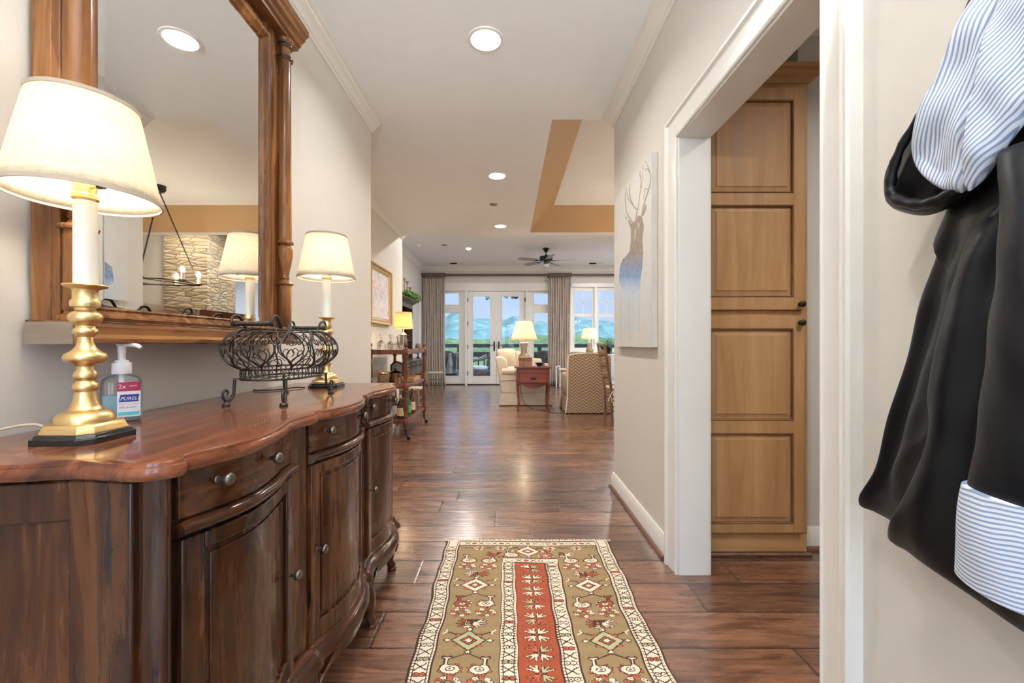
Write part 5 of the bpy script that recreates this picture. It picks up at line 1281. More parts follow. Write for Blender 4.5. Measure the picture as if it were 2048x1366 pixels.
# ================================================================ LIVING ROOM: curtains, rod
def curtain(x0, x1, label, n):
    t = thing('curtain', label, 'curtain', ((x0+x1)/2, YF-.13, .01), group='taupe pinch pleat curtains on the far wall')
    zt, zb = pz_(557), .012; yc = YF-.13
    def f(u, v):
        z = zb+(zt-zb)*v; fl = 1+.10*(1-v)**3
        x = (x0+x1)/2+(u-.5)*(x1-x0)*fl*(1-.05*sin(pi*v))
        return (x, yc+.036*sin(2*pi*n*u+.6*sin(5*v))*(1-.35*v)+.010*sin(37*u+6*v), z)
    obj('drape', MB().grid(f, n*10, 26), m_curtain, t, smooth=80, solid=.004)
    hd = MB()
    hd.grid(lambda u, v: (x0-.02+(x1-x0+.04)*u, yc-.004+(.050+.008*abs(sin(n*pi*u*1.2)))*cos(2*pi*v), (pz_(551.5))+(.050+.008*abs(sin(n*pi*u*1.2)))*sin(2*pi*v)), n*8, 12)
    obj('shirred_header', hd, plain('brown_shirred_header', (.13, .10, .085), .75, bumps=(90, .4)), t, smooth=60)
    for k in range(n): 
        xx = x0+(x1-x0)*(k+.5)/n
    return t
ct1 = curtain(px_(849), px_(891), 'left taupe pleated curtain beside the glazed doors in the corner', 9)
ct2 = curtain(px_(1097), px_(1140), 'right taupe pleated curtain between the glazed doors and window', 9)
rod = thing('curtain_rod', 'long dark bronze curtain rod across the far wall', 'curtain rod', (0, YF-.13, pz_(551.5)))
obj('rod', MB().lathe([(0, px_(846)), (.030, px_(846)), (.030, px_(1250)), (0, px_(1250))], (0, YF-.134, pz_(551.5)), 16, 'x'), m_rodm, rod)
for s, x in ((-1, px_(846)), (1, px_(1250))): obj('finial', MB().lathe([(0, -.05), (.03, -.045), (.05, -.02), (.052, 0), (.04, .025), (.03, .03), (0, .03)], (x, YF-.134, pz_(551.5)), 16, 'x'), m_rodm, rod, smooth=50)
for x in (px_(848), px_(1096), px_(1245)): obj('bracket', MB().box(x-.012, x+.012, YF-.13, YF-.001, pz_(551.5)-.012, pz_(551.5)+.012).box(x-.02, x+.02, YF-.008, YF-.001, pz_(551.5)-.06, pz_(551.5)+.06), m_rodm, rod, bevel=.002)

# ================================================================ CEILING FAN
fx, fy = (1092-1016)*9.2/F, 9.2
fan = thing('ceiling_fan', 'five blade ceiling fan with black motor and small glass light', 'ceiling fan', (fx, fy, CEIL2))
zz = lambda p: H-(p-688)*9.2/F
obj('canopy', MB().lathe([(0, -.085), (.02, -.085), (.035, -.07), (.06, -.04), (.075, -.012), (.078, 0), (0, 0)], (fx, fy, CEIL2), 28), m_black, fan, smooth=50)
obj('downrod', MB().lathe([(.013, -.17), (.013, -.08), (0, -.08)], (fx, fy, CEIL2), 14).lathe([(.013, -.125), (.035, -.155), (.035, -.17), (0, -.17)], (fx, fy, CEIL2), 20), m_black, fan)
zm = CEIL2
obj('motor_housing', MB().lathe([(0, -.165), (.10, -.168), (.135, -.18), (.142, -.20), (.142, -.255), (.125, -.275), (.05, -.285), (0, -.285)], (fx, fy, zm), 36), m_black, fan, smooth=40)
obj('switch_cup', MB().lathe([(.05, -.28), (.052, -.32), (.045, -.345), (0, -.345)], (fx, fy, zm), 24), m_black, fan, smooth=40)
obj('light_bowl', MB().lathe([(0, -.425), (.025, -.42), (.05, -.40), (.062, -.37), (.060, -.345), (0, -.344)], (fx, fy, zm), 24), plain('frosted_glass_bowl', (.75, .82, .85), .2, **{'Transmission Weight': .4}), fan, smooth=60)
m_blade = plain('grey_fan_blade', (.30, .295, .285), .35)
for k in range(5):
    a = radians(-12+72*k); M_ = Matrix.Translation((fx, fy, zm-.272)) @ Matrix.Rotation(a, 4, 'Z') @ Matrix.Rotation(radians(13), 4, 'X')
    bl = MB().prism([(.20, -.050), (.24, -.064), (.50, -.074), (.62, -.068), (.655, -.045), (.665, 0), (.655, .045), (.62, .068), (.50, .074), (.24, .064), (.20, .050)], -.003, .003, lambda u, v, q: (u, v, q)).xf(M_)
    b_ = obj('blade', bl, m_blade, fan, bevel=.001)
    br = MB().tube([(.11, 0, .006), (.15, 0, -.004), (.20, 0, -.006), (.26, 0, -.005)], [.012, .009, .010, .006], 8).prism([(.185, -.03), (.27, -.012), (.28, 0), (.27, .012), (.185, .03)], -.009, -.0035, lambda u, v, q: (u, v, q)).xf(M_)
    obj('blade_bracket', br, m_black, b_)
obj('pull_chain', MB().tube([(fx-.03, fy-.04, zm-.33), (fx-.03, fy-.04, zz(560))], .0018, 5).lathe([(0, -.012), (.008, -.008), (.010, 0), (.006, .012), (0, .014)], (fx-.03, fy-.04, zz(562)), 10), m_bronze, fan)

# ================================================================ SOFA seen from its end
def soft(mb, c, half, r=.06, rotz=0, rotx=0, roty=0, n=10, p=4.0):
    """rounded cushion block: superellipsoid"""
    M_ = Matrix.Translation(c) @ Matrix.Rotation(rotz, 4, 'Z') @ Matrix.Rotation(roty, 4, 'Y') @ Matrix.Rotation(rotx, 4, 'X')
    sg = lambda v: 1 if v >= 0 else -1
    vs = []; fs = []; nu, nv = 40, 20
    for j in range(1, nv):
        ph = -pi/2+pi*j/nv
        for i in range(nu):
            th = 2*pi*i/nu; e = 2/p
            x = abs(cos(ph))**e*abs(cos(th))**e*sg(cos(th)); y = abs(cos(ph))**e*abs(sin(th))**e*sg(sin(th)); z = abs(sin(ph))**(e if p < 6 else e)*sg(sin(ph))
            vs.append(M_ @ Vector((x*half[0], y*half[1], z*half[2])))
    b = len(vs); vs.append(M_ @ Vector((0, 0, -half[2]))); vs.append(M_ @ Vector((0, 0, half[2])))
    for j in range(nv-2):
        for i in range(nu): i2 = (i+1) % nu; fs.append((j*nu+i, j*nu+i2, (j+1)*nu+i2, (j+1)*nu+i))
    for i in range(nu): i2 = (i+1) % nu; fs.append((b, i2, i)); fs.append((b+1, (nv-2)*nu+i, (nv-2)*nu+i2))
    return mb.add(vs, fs)
SFY, SFY2 = 7.40, 9.35
sxx = lambda p: (p-1016)*7.42/F
szz = lambda p: H-(p-688)*7.42/F
sofa = thing('sofa', 'cream skirted sofa with rolled arms seen from its end', 'sofa', (sxx(1050), 8.4, 0))
X0, X1 = sxx(1002), sxx(1101)
obj('skirt', MB().stack([[(X0-.035, SFY, .012), (X1+.035, SFY, .012), (X1+.035, SFY2, .012), (X0-.035, SFY2, .012)], [(X0+.005, SFY+.008, .22), (X1-.005, SFY+.008, .22), (X1-.005, SFY2-.008, .22), (X0+.005, SFY2-.008, .22)]]), m_sofa, sofa, bevel=.006)
# back: slanting slab on the left (-x) side
bk = [(X0, .22), (X0+.20, .22), (X0+.10, .80), (X0+.02, .86), (X0-.07, .865), (X0-.10, .83), (X0-.085, .76)]
obj('back', MB().prism(bk, SFY+.015, SFY2-.015, lambda u, v, a: (u, a, v)), m_sofa, sofa, bevel=.03, segs=3)
obj('seat_base', MB().box(X0+.03, X1-.03, SFY+.05, SFY2-.05, .20, .36), m_sofa, sofa, bevel=.02)
def arm(y0, y1):
    a = [(X0+.03, .225), (X1-.02, .225), (X1-.02, .54), (X1-.01, .60), (X1-.03, .635), (X1-.09, .655), (X0+.42, .655), (X0+.25, .66), (X0+.06, .67), (X0-.02, .62), (X0-.03, .56), (X0+.0, .45)]
    mb = MB().prism(a, y0, y1, lambda u, v, q: (u, q, v))
    return mb
for (y0, y1) in ((SFY+.02, SFY+.20), (SFY2-.20, SFY2-.02)):
    a_ = obj('arm', arm(y0, y1), m_sofa, sofa, bevel=.035, segs=4)
    obj('arm_roll', MB().tube([(X0+.02, y0+.06, .60), (X1-.04, y0+.06, .59)], .085, 20), m_sofa, a_)
obj('arm_piping', MB().tube([(X0-.03, SFY+.012, .44), (X0+.2, SFY+.012, .452), (X1-.03, SFY+.012, .452)], .006, 6), m_piping, sofa)
for k in range(2):
    yc = SFY+.22+.38+.78*k
    s_ = obj('seat_cushion', soft(MB(), (X0+.50, yc, .44), (.37, .385, .09)), m_cush, sofa, smooth=80)
    b_ = obj('back_cushion', soft(MB(), (X0+.20, yc, .70), (.10, .38, .21), roty=radians(-10)), m_cush, sofa, smooth=80)
def cushion(x, y, z, w_, h, t, rz, ry, rx, label, m=m_cush):
    th = thing('throw_pillow', label, 'pillow', (x, y, z), group='loose pillows on the cream sofa')
    mb = MB(); sg = lambda v: 1 if v >= 0 else -1
    M_ = Matrix.Translation((x, y, z)) @ Matrix.Rotation(rz, 4, 'Z') @ Matrix.Rotation(ry, 4, 'Y') @ Matrix.Rotation(rx, 4, 'X')
    def f(s):
        def g(u, v):
            a, b = u*2-1, v*2-1; e = (max(0, 1-abs(a)**2.6)*max(0, 1-abs(b)**2.6))**.5
            pin = 1-.10*(a*a*b*b)-.03*(1-abs(a*b))
            return M_ @ Vector((s*t*e, a*w_*pin, b*h*pin))
        return g
    mb.grid(f(1), 18, 18).grid(f(-1), 18, 18)
    obj('pillow_body', mb, m, th, smooth=80)
    P = []
    for k in range(72):
        q = k/18; s = int(q); r = (q-s)*2-1
        a, b = ((r, -1), (1, r), (-r, 1), (-1, -r))[s]; pin = 1-.10*(a*a*b*b)-.03*(1-abs(a*b)); P.append(M_ @ Vector((0, a*w_*pin, b*h*pin)))
    obj('pillow_piping', MB().tube(P, .007, 6, True), m_piping, th, smooth=80)
cushion(sxx(1014), SFY+.20, .80, .20, .21, .095, radians(62), radians(-14), 0, 'large cream piped pillow leaning on the near arm of the sofa')
cushion(sxx(1029), SFY+.66, .775, .19, .19, .085, radians(66), radians(-10), 0, 'cream pillow just behind the largest pillow on the sofa')
cushion(sxx(1074), SFY+1.45, .66, .20, .13, .07, radians(80), radians(-6), 0, 'small cream knife edge pillow showing to the right of the lamp')

# ================================================================ END TABLE with lamp, box, bowl
ETY = 6.86
etx = lambda p: (p-1016)*ETY/F
etz = lambda p: H-(p-688)*ETY/F
et = thing('end_table', 'small cherry end table with one drawer and cabriole legs', 'table', (etx(1066), ETY+.22, 0))
ex0, ex1, ey0, ey1 = etx(1029), etx(1103), ETY, ETY+.42
obj('table_top', MB().box(ex0, ex1, ey0, ey1, etz(737), etz(733.5)), m_cherry, et, bevel=.006)
cx0, cx1 = etx(1036), etx(1098)
obj('case', MB().box(cx0, cx1, ey0+.025, ey1-.02, etz(767), etz(737)), m_cherry, et, bevel=.003)
dr = obj('drawer', MB().box(cx0+.035, cx1-.035, ey0+.012, ey0+.027, etz(766), etz(749)), m_cherry, et, bevel=.003)
hx = (cx0+cx1)/2; hz = etz(757)
obj('bail_pull', MB().rbox((hx, ey0+.010, hz), (.045, .002, .012)).tube(crspline([(hx-.035, ey0+.006, hz+.004), (hx-.03, ey0-.004, hz-.012), (hx, ey0-.006, hz-.018), (hx+.03, ey0-.004, hz-.012), (hx+.035, ey0+.006, hz+.004)], 5), .003, 6), m_bronze, dr)
obj('fluted_rail', MB().box(cx0+.02, cx1-.02, ey0+.016, ey0+.027, etz(746), etz(739)), m_cherry, et, bevel=.002)
sc_ = [(cx0+.03, etz(767))]+[(cx0+.03+(cx1-cx0-.06)*k/12, etz(767)-.085*sin(pi*k/12)**.8) for k in range(13)]+[(cx1-.03, etz(767))]
obj('scalloped_apron', MB().prism(sc_, ey0+.03, ey0+.045, lambda u, v, q: (u, q, v)), m_cherry, et)
for sx_, x in ((-1, cx0), (1, cx1)):
    for sy_, y in ((-1, ey0+.045), (1, ey1-.045)):
        pts = [(x-sx_*.012, y, etz(740)), (x-sx_*.010, y, .45), (x+sx_*.002, y+sy_*.002, .38), (x-sx_*.004, y, .27), (x-sx_*.014, y, .12), (x-sx_*.010, y, .05), (x+sx_*.004, y+sy_*.008, .012)]
        pts = [(a, b, max(.010, c)) for a, b, c in crspline(pts, 4)]
        rr = [.030-.018*min(1, i/16)+(.006 if i > len(pts)-3 else 0) for i in range(len(pts))]
        mb = MB().tube(pts, rr, 8); mb.lathe([(0, 0), (.015, 0), (.016, .012), (.010, .02), (0, .02)], (x+sx_*.004, y+sy_*.008, 0), 10)
        obj('leg', mb, m_cherry, et, smooth=50)
EZT = etz(733.5)+.0005
def vase_lamp(x, y, z, s, label, shm, top_h, rb, rt, zb, vase, pleats=True, group='ceramic vase lamps in the living room'):
    t = thing('table_lamp', label, 'lamp', (x, y, z), group=group)
    m_cer = NM('glazed_ceramic_'+str(round(s, 2))); nz = m_cer.noise(m_cer.coord(), 9, 4)
    sp = m_cer.n('ShaderNodeSeparateXYZ', {0: m_cer.n('ShaderNodeTexCoord').outputs['Object']}).outputs[2]
    hh = m_cer.ramp(m_cer.math('ADD', sp, m_cer.math('MULTIPLY', nz, .08)), [(.03, (.20, .12, .06)), (.15, (.34, .22, .11)), (.20, (.36, .27, .18)), (.24, (.27, .23, .21)), (.34, (.36, .32, .29))])
    m_cer.bsdf(hh, .12); 
    obj('vase_body', MB().lathe([(r, h) for r, h in vase], (x, y, z), 36), m_cer.m, t, smooth=50)
    zt = vase[-2][1]
    obj('socket', MB().lathe([(0, zt), (.020, zt), (.020, zt+.05), (.012, zt+.08), (0, zt+.08)], (x, y, z), 16), m_brass, t)
    obj('bulb', MB().lathe([(0, zt+.08), (.018, zt+.09), (.030, zt+.13), (.024, zt+.155), (0, zt+.165)], (x, y, z), 16), emis('lamp_bulb_'+str(round(s, 2)), (1, .88, .70), 120), t)
    n = 48
    def f(u, v):
        k = 1+(.012*cos(2*pi*u*n) if pleats else 0); r = (rb+(rt-rb)*v)*k
        return (x+r*cos(2*pi*u), y+r*sin(2*pi*u), z+zb+(top_h-zb)*v)
    sh_ = obj('lamp_shade', MB().grid(f, n*6, 5, True), shm, t, smooth=80, solid=.0015)
    obj('finial', MB().lathe([(0, top_h-.01), (.006, top_h-.01), (.005, top_h+.008), (.010, top_h+.018), (.006, top_h+.03), (0, top_h+.034)], (x, y, z), 12), m_brass, t)
    return t
vase_lamp((1048-1016)*7.15/F, 7.15, EZT, 1, 'lamp with pleated shade and brown glazed vase on the cherry end table', m_pleat, .745, .225, .128, .425,
          [(0, 0), (.062, 0), (.068, .010), (.085, .05), (.100, .10), (.102, .13), (.090, .175), (.062, .205), (.052, .225), (.055, .30), (.068, .36), (.074, .385), (.06, .392), (0, .392)])
bxy = ETY+.03
wbx = thing('wooden_box', 'square reddish wooden box in front of the vase lamp', 'box', ((1051-1016)*bxy/F, bxy+.06, EZT))
obj('box_body', MB().box((1038-1016)*bxy/F, (1064.5-1016)*bxy/F, bxy-.01, bxy+.13, EZT, EZT+.150), wood('box_wood', (.16, .07, .04), (.30, .15, .085), (.42, .23, .14), 'x', 1, .4), wbx, bevel=.003)
for px0 in (1046.5, 1055.5): obj('strap', MB().box((px0-1016)*bxy/F, (px0+1-1016)*bxy/F, bxy-.0125, bxy-.0095, EZT+.004, EZT+.148), m_mahog, wbx)
bwx, bwy = (1079-1016)*(ETY+.12)/F, ETY+.12
tag(obj('bowl', MB().lathe([(0, .001), (.030, .001), (.034, .006), (.060, .035), (.078, .062), (.074, .062), (.056, .038), (.026, .012), (0, .010)], (bwx, bwy, EZT), 28), plain('dark_blue_glaze', (.02, .03, .05), .15), smooth=50), 'dark glazed bowl on the end table right of the wooden box', 'bowl')
shx, shy = (1091-1016)*(ETY+.12)/F, ETY+.14
tag(obj('saucer', MB().lathe([(0, .0), (.045, .0), (.058, .008), (.056, .010), (.04, .004), (0, .004)], (shx, shy, EZT+.001), 24), m_white), 'small white dish at the right edge of the end table', 'dish')
tag(obj('seashell', soft(MB(), (shx, shy, EZT+.028), (.045, .032, .022), p=2.4), plain('peach_shell', (.66, .45, .33), .4), smooth=80), 'small peach coloured shell lying on the white dish', 'shell')
tag(obj('lamp_cord', MB().tube(crspline([(hx-.15, ey1+.02, .66), (hx-.19, ey1+.015, .40), (hx-.17, ey0+.30, .16), (hx-.04, ey0+.24, .012), (hx+.20, ey0-.02, .006), (cx1+.02, ey0-.20, .006), (cx1+.25, ey0-.26, .006), (.90, ey0-.30, .006)], 6), .004, 6), m_black), 'black lamp cord running under the cherry end table and over the floor', 'cord')

# ================================================================ CHEVRON ARMCHAIR from behind
def chevron():
    M = NM('chevron_upholstery'); g = M.n('ShaderNodeTexCoord').outputs['Object']; s = M.n('ShaderNodeSeparateXYZ', {0: g})
    u = M.math('ADD', s.outputs[0], s.outputs[1]); zz_ = s.outputs[2]
    tri = M.math('ABSOLUTE', M.math('SUBTRACT', M.math('FRACT', M.math('DIVIDE', u, .112)), .5))
    q = M.math('DIVIDE', M.math('ADD', zz_, M.math('MULTIPLY', tri, .11)), .050)
    f = M.math('FRACT', q)
    thr = M.math('FRACT', M.math('MULTIPLY', u, 110))
    c = M.ramp(f, [(0, (.24, .165, .12)), (.46, (.20, .14, .105)), (.54, (.50, .36, .21)), (.90, (.56, .42, .27)), (.98, (.24, .165, .12))])
    c = M.mix(M.math('MULTIPLY', M.ramp(thr, [(.3, 0), (.6, 1)]), .25), c, (.40, .30, .21))
    M.bsdf(c, .9, 0, M.bump(M.noise(M.coord(), 240, 2), .3, .002)); return M.m
m_chev = chevron()
AY = 6.56; acx = lambda p: (p-1016)*AY/F; acz = lambda p: H-(p-688)*AY/F
ac = thing('armchair', 'chevron patterned skirted armchair with its back to the viewer', 'armchair', (acx(1180), AY+.4, 0))
ax0, ax1 = acx(1135.5), acx(1223)
def backpanel(y0, y1, x0, x1, z0, ztop, hump):
    pts = [(x0, z0)]+[(x1, z0)]
    n = 16
    for k in range(n+1):
        t = 1-k/n; pts.append((x0+(x1-x0)*t, ztop+hump*sin(pi*t)**.8*1.0))
    return MB().prism(pts, y0, y1, lambda u, v, q: (u, q, v))
obj('back', backpanel(AY+.01, AY+.20, ax0+.004, ax1-.004, .20, .905, .035), m_chev, ac, bevel=.03, segs=3)
obj('skirt', MB().stack([[(ax0-.03, AY-.004, .010), (ax1+.02, AY-.004, .010), (ax1+.02, AY+.84, .010), (ax0-.03, AY+.84, .010)], [(ax0, AY+.008, .24), (ax1, AY+.008, .24), (ax1, AY+.82, .24), (ax0, AY+.82, .24)]]), m_chev, ac, bevel=.006)
for x0, x1 in ((ax0, ax0+.16), (ax1-.16, ax1)):
    obj('arm', MB().box(x0, x1, AY+.15, AY+.80, .23, .60), m_chev, ac, bevel=.05, segs=4)
obj('seat_cushion', soft(MB(), ((ax0+ax1)/2, AY+.50, .43), (.20, .30, .08)), m_chev, ac, smooth=80)
obj('back_cushion', soft(MB(), ((ax0+ax1)/2, AY+.26, .72), (.27, .09, .21)), m_chev, ac, smooth=80)
m_pale = plain('pale_piping', (.78, .70, .58), .8)
obj('side_piping', MB().tube([(ax0-.030, AY-.006, .012), (ax0-.002, AY+.004, .24), (ax0+.004, AY+.010, .60), (ax0+.010, AY+.012, .885)], .010, 8), m_pale, ac)
obj('top_piping', MB().tube([(ax0+.010, AY+.012, .885)]+[(ax0+(ax1-ax0)*k/14, AY+.012, .902+.035*sin(pi*k/14)**.8) for k in range(1, 14)]+[(ax1-.01, AY+.012, .885)], .008, 8), m_pale, ac)

# ladder back chair at the right edge
LY = 5.9; lx_ = lambda p: (p-1016)*LY/F
lc = thing('ladder_back_chair', 'rustic wooden ladder back chair with rush seat, edge on beside the wall', 'chair', (lx_(1236), LY, 0))
m_rust = wood('rustic_brown_wood', (.13, .065, .04), (.26, .145, .09), (.36, .22, .15), 'z', 1, .5)
xb, xt = lx_(1221), lx_(1207.5)
for dy in (0, .42):
    y = LY-.05+dy
    obj('back_post', MB().tube(crspline([(xb+.012, y, 0), (xb, y, .30), (xb-.004, y, .46), (xt+.04, y, .80), (xt, y, 1.06)], 6), [.019]*24+[.021], 10).lathe([(0, 1.05), (.020, 1.055), (.024, 1.07), (.018, 1.09), (0, 1.10)], (xt-.001, y, 0), 12), m_rust, lc, smooth=60)
for z in (.62, .78, .94):
    t = (z-.46)/.6; x = xb-.004+(xt-xb)*t
    obj('slat', MB().grid(lambda u, v: (x-.010*(v-.5)+.018*sin(pi*u), LY-.04+.40*u, z-.045+.09*v+.014*sin(pi*u)), 10, 3), m_rust, lc, solid=.012)
obj('seat', soft(MB(), (xb+.23, LY+.16, .455), (.235, .225, .022), p=5), m_rush, lc, smooth=80)
for dx in (.44,):
    for dy in (-.03, .40): obj('front_leg', MB().lathe([(.014, 0), (.018, .1), (.021, .3), (.019, .46), (0, .46)], (xb+dx, LY-.02+dy, 0), 12), m_rust, lc, smooth=50)
for z in (.16, .30):
    for dy in (-.035, .385): obj('stretcher', MB().tube([(xb+.005, LY-.02+dy, z), (xb+.44, LY-.02+dy, z)], .010, 8), m_rust, lc)
obj('tie', MB().tube(crspline([(xb+.02, LY-.075, .44), (xb-.03, LY-.09, .36), (xb-.05, LY-.088, .30), (xb-.02, LY-.085, .37), (xb+.0, LY-.088, .28)], 5), .006, 6), m_pale, lc)

# far lamp on a small console beyond the armchair, agave
cs2 = thing('console_table', 'low white console table under the far window behind the armchair', 'table', (2.15, 10.55, 0))
obj('table_top', MB().box(1.72, 2.92, 10.32, 10.78, .80, .83), m_doorwhite, cs2, bevel=.005)
for x in (1.76, 2.88):
    for y in (10.36, 10.74): obj('leg', MB().box(x-.025, x+.025, y-.025, y+.025, 0, .80), m_doorwhite, cs2, bevel=.004)
vase_lamp((1179-1016)*10.5/F, 10.5, .8305, .8, 'smaller vase lamp with cream shade in front of the far window', m_pleat, .64, .212, .145, .37,
          [(0, 0), (.06, 0), (.075, .01), (.090, .05), (.095, .08), (.08, .13), (.055, .16), (.048, .18), (.052, .24), (.062, .29), (.05, .295), (0, .295)], pleats=False)
agx, agy = (1213-1016)*10.5/F, 10.52
ag = thing('agave_plant', 'spiky blue green agave in a dark pot at the right window', 'plant', (agx, agy, .8305))
obj('pot', MB().lathe([(0, 0), (.10, 0), (.13, .02), (.15, .16), (.16, .165), (.16, .18), (.13, .18), (0, .17)], (agx, agy, .8305), 24), m_black, ag, smooth=40)
lv = MB(); random.seed(5)
for k in range(26):
    a = 2.4*k; el = .25+1.0*(k/26); L = .30-.06*(k/26); wdt = .042
    P = []
    for i in range(7):
        t = i/6; r = L*t*cos(el)+.02; z = L*t*sin(el)+.03*sin(pi*t); w_ = wdt*(sin(pi*min(1, t*.75+.22)))*(1-t**4)+.002
        c_, s_ = cos(a), sin(a)
        P.append(((agx+r*c_-w_*s_, agy+r*s_+w_*c_, 1.005+z), (agx+r*c_, agy+r*s_, 1.005+z-.010), (agx+r*c_+w_*s_, agy+r*s_-w_*c_, 1.005+z)))
    lv.add([p for q in P for p in q], [(i*3+j, i*3+j+1, i*3+j+4, i*3+j+3) for i in range(6) for j in range(2)])
obj('leaves', lv, m_agave, ag, smooth=60, solid=.006)
# basket stool and bead garland by the curtain
bkx = (1127-1016)*10.7/F
bs = thing('basket_stool', 'round wicker basket with cushioned lid by the right curtain', 'basket', (bkx, 10.7, 0))
wv = [(.125+.006*(i % 2)+.012*sin(pi*i/20), .018*i) for i in range(23)]
obj('basket_body', MB().lathe([(0, 0)]+wv+[(.11, .40), (0, .40)], (bkx, 10.7, 0), 28), plain('tan_wicker', (.42, .32, .22), .7, bumps=(90, .8)), bs, smooth=60)
obj('cushion_lid', soft(MB(), (bkx, 10.7, .435), (.14, .14, .035), p=3), m_cush, bs, smooth=80)
bgx = (1115.5-1016)*10.6/F
bd = MB(); 
for k in range(34):
    t = k/33; a = pi*t; 
    if t < .42: x, z = bgx-.045, .02+.50*t/.42*.93
    elif t < .58: q = (t-.42)/.16; x, z = bgx-.045*cos(pi*q), .485+.05*sin(pi*q)
    else: x, z = bgx+.045, .485-.465*(t-.58)/.42
    bd.lathe([(0, -.017), (.012, -.012), (.017, 0), (.012, .012), (0, .017)], (x, 10.50, z), 10)
o = tag(obj('bead_garland', bd, m_white, smooth=60), 'loop of white wooden beads hanging upright beside the wicker basket stool', 'garland')
ot = thing('side_table', 'small round white side table edge showing left of the chevron armchair', 'table', ((1136-1016)*8.6/F, 8.6, 0))
otx = (1138-1016)*8.6/F
obj('table_top', MB().lathe([(0, .46), (.11, .46), (.115, .47), (.11, .48), (0, .48)], (otx, 8.6, 0), 28), m_doorwhite, ot, bevel=.003)
obj('pedestal', MB().lathe([(0, 0), (.08, 0), (.085, .012), (.02, .03), (.016, .10), (.022, .20), (.014, .30), (.022, .44), (.05, .46), (0, .46)], (otx, 8.6, 0), 20), m_doorwhite, ot, smooth=50)

# ================================================================ HUTCH at the living room's left wall
hu = thing('hutch', 'dark antique hutch with drawers and open upper shelves on the left wall', 'hutch', (-1.9, 7.9, 0))
HY0, HY1 = 6.95, 8.62; HXF = -1.70; HT = .80
obj('lower_case', MB().box(XLL+.02, HXF, HY0, HY1, .10, HT-.03), m_darkwood, hu, bevel=.004)
obj('plinth', MB().box(XLL+.02, HXF+.02, HY0-.02, HY1+.02, 0, .10), m_darkwood, hu, bevel=.006)
obj('counter', MB().box(XLL+.02, HXF+.05, HY0-.04, HY1+.05, HT-.03, HT), m_darkwood, hu, bevel=.008)
for r, (z0, z1) in enumerate(((.62, .75), (.44, .58))):
    for k in range(4):
        y0 = HY0+.04+k*.405; y1 = y0+.37
        d_ = obj('drawer', MB().box(HXF-.002, HXF+.014, y0, y1, z0, z1), m_darkwood, hu, bevel=.004)
        obj('drawer_field', MB().box(HXF+.013, HXF+.022, y0+.04, y1-.04, z0+.03, z1-.03), m_darkwood, d_, bevel=.004)
        obj('pull', MB().lathe([(0, .022), (.008, .022), (.016, .034), (.012, .044), (0, .046)], (HXF, (y0+y1)/2, (z0+z1)/2), 12, 'x'), m_bronze, d_, smooth=50)
for k in range(4):
    y0 = HY0+.04+k*.405; y1 = y0+.37
    mb = MB(); x0, x1 = HXF-.002, HXF+.014
    mb.box(x0, x1, y0, y0+.05, .13, .40).box(x0, x1, y1-.05, y1, .13, .40).box(x0, x1, y0+.05, y1-.05, .13, .18).box(x0, x1, y0+.05, y1-.05, .35, .40)
    d_ = obj('door', mb, m_darkwood, hu, bevel=.003); obj('panel', MB().box(x0, x0+.008, y0+.048, y1-.048, .178, .352), m_darkwood, d_, bevel=.002)
UX = -1.93; UT = 1.86
obj('back_panel', MB().box(XLL+.02, XLL+.035, HY0+.02, HY1-.02, HT, UT), m_darkwood, hu)
for y in (HY0+.02, HY1-.045): obj('side_panel', MB().box(XLL+.03, UX, y, y+.025, HT, UT), m_darkwood, hu, bevel=.003)
for z in (1.14, 1.46): obj('shelf', MB().box(XLL+.035, UX-.02, HY0+.045, HY1-.045, z, z+.02), m_darkwood, hu, bevel=.002)
obj('cornice', sweep(MB(), [(XLL+.02, HY0+.02), (UX, HY0+.02), (UX, HY1-.02), (XLL+.02, HY1-.02)], [(-o, UT+h) for o, h in ((-.02, 0), (.01, 0), (.02, .015), (.05, .03), (.07, .05), (.10, .056), (.105, .075), (-.02, .075))], XY), m_darkwood, hu, smooth=25)
obj('cornice_top', MB().box(XLL+.02, UX+.09, HY0-.07, HY1+.07, UT+.070, UT+.078), m_darkwood, hu)
sc2 = [(HY0+.045, UT), (HY1-.045, UT)]
k = 24
for i in range(k+1): sc2.append((HY1-.045-(HY1-HY0-.09)*i/k, UT-.06-.028*abs(sin(i*pi/2.0+.3))))
obj('scalloped_frieze', MB().prism(sc2, UX-.018, UX, lambda u, v, q: (q, u, v)), m_darkwood, hu)
def plate(y, z, r, label):
    tag(obj('plate', MB().lathe([(0, 0), (r*.6, .001), (r, .014), (r, .018), (r*.6, .005), (0, .004)], (0, 0, 0), 28).xf(Matrix.Translation((XLL+.05, y, z+r+.002)) @ Matrix.Rotation(radians(78), 4, 'Y')), m_white, smooth=50), label, 'plate', 'white plates in the hutch')
plate(8.40, 1.48, .11, 'white plate standing on the upper shelf of the hutch at its far end')
plate(8.12, 1.48, .11, 'white plate standing on the upper shelf of the hutch, second from the far end')
sm_ = thing('small_lamp', 'tiny brown shaded lamp on the far end of the hutch counter', 'lamp', (-1.80, 8.50, HT))
obj('base', MB().lathe([(0, 0), (.04, 0), (.042, .01), (.015, .02), (.010, .06), (.022, .10), (.010, .14), (.006, .20), (0, .20)], (-1.80, 8.50, HT), 16), m_black, sm_, smooth=50)
obj('lamp_shade', MB().grid(lambda u, v: (-1.80+(.060-.018*v)*cos(2*pi*u), 8.50+(.060-.018*v)*sin(2*pi*u), HT+.18+.11*v), 24, 3, True), plain('brown_paper_shade', (.20, .14, .10), .7), sm_, smooth=80, solid=.002)
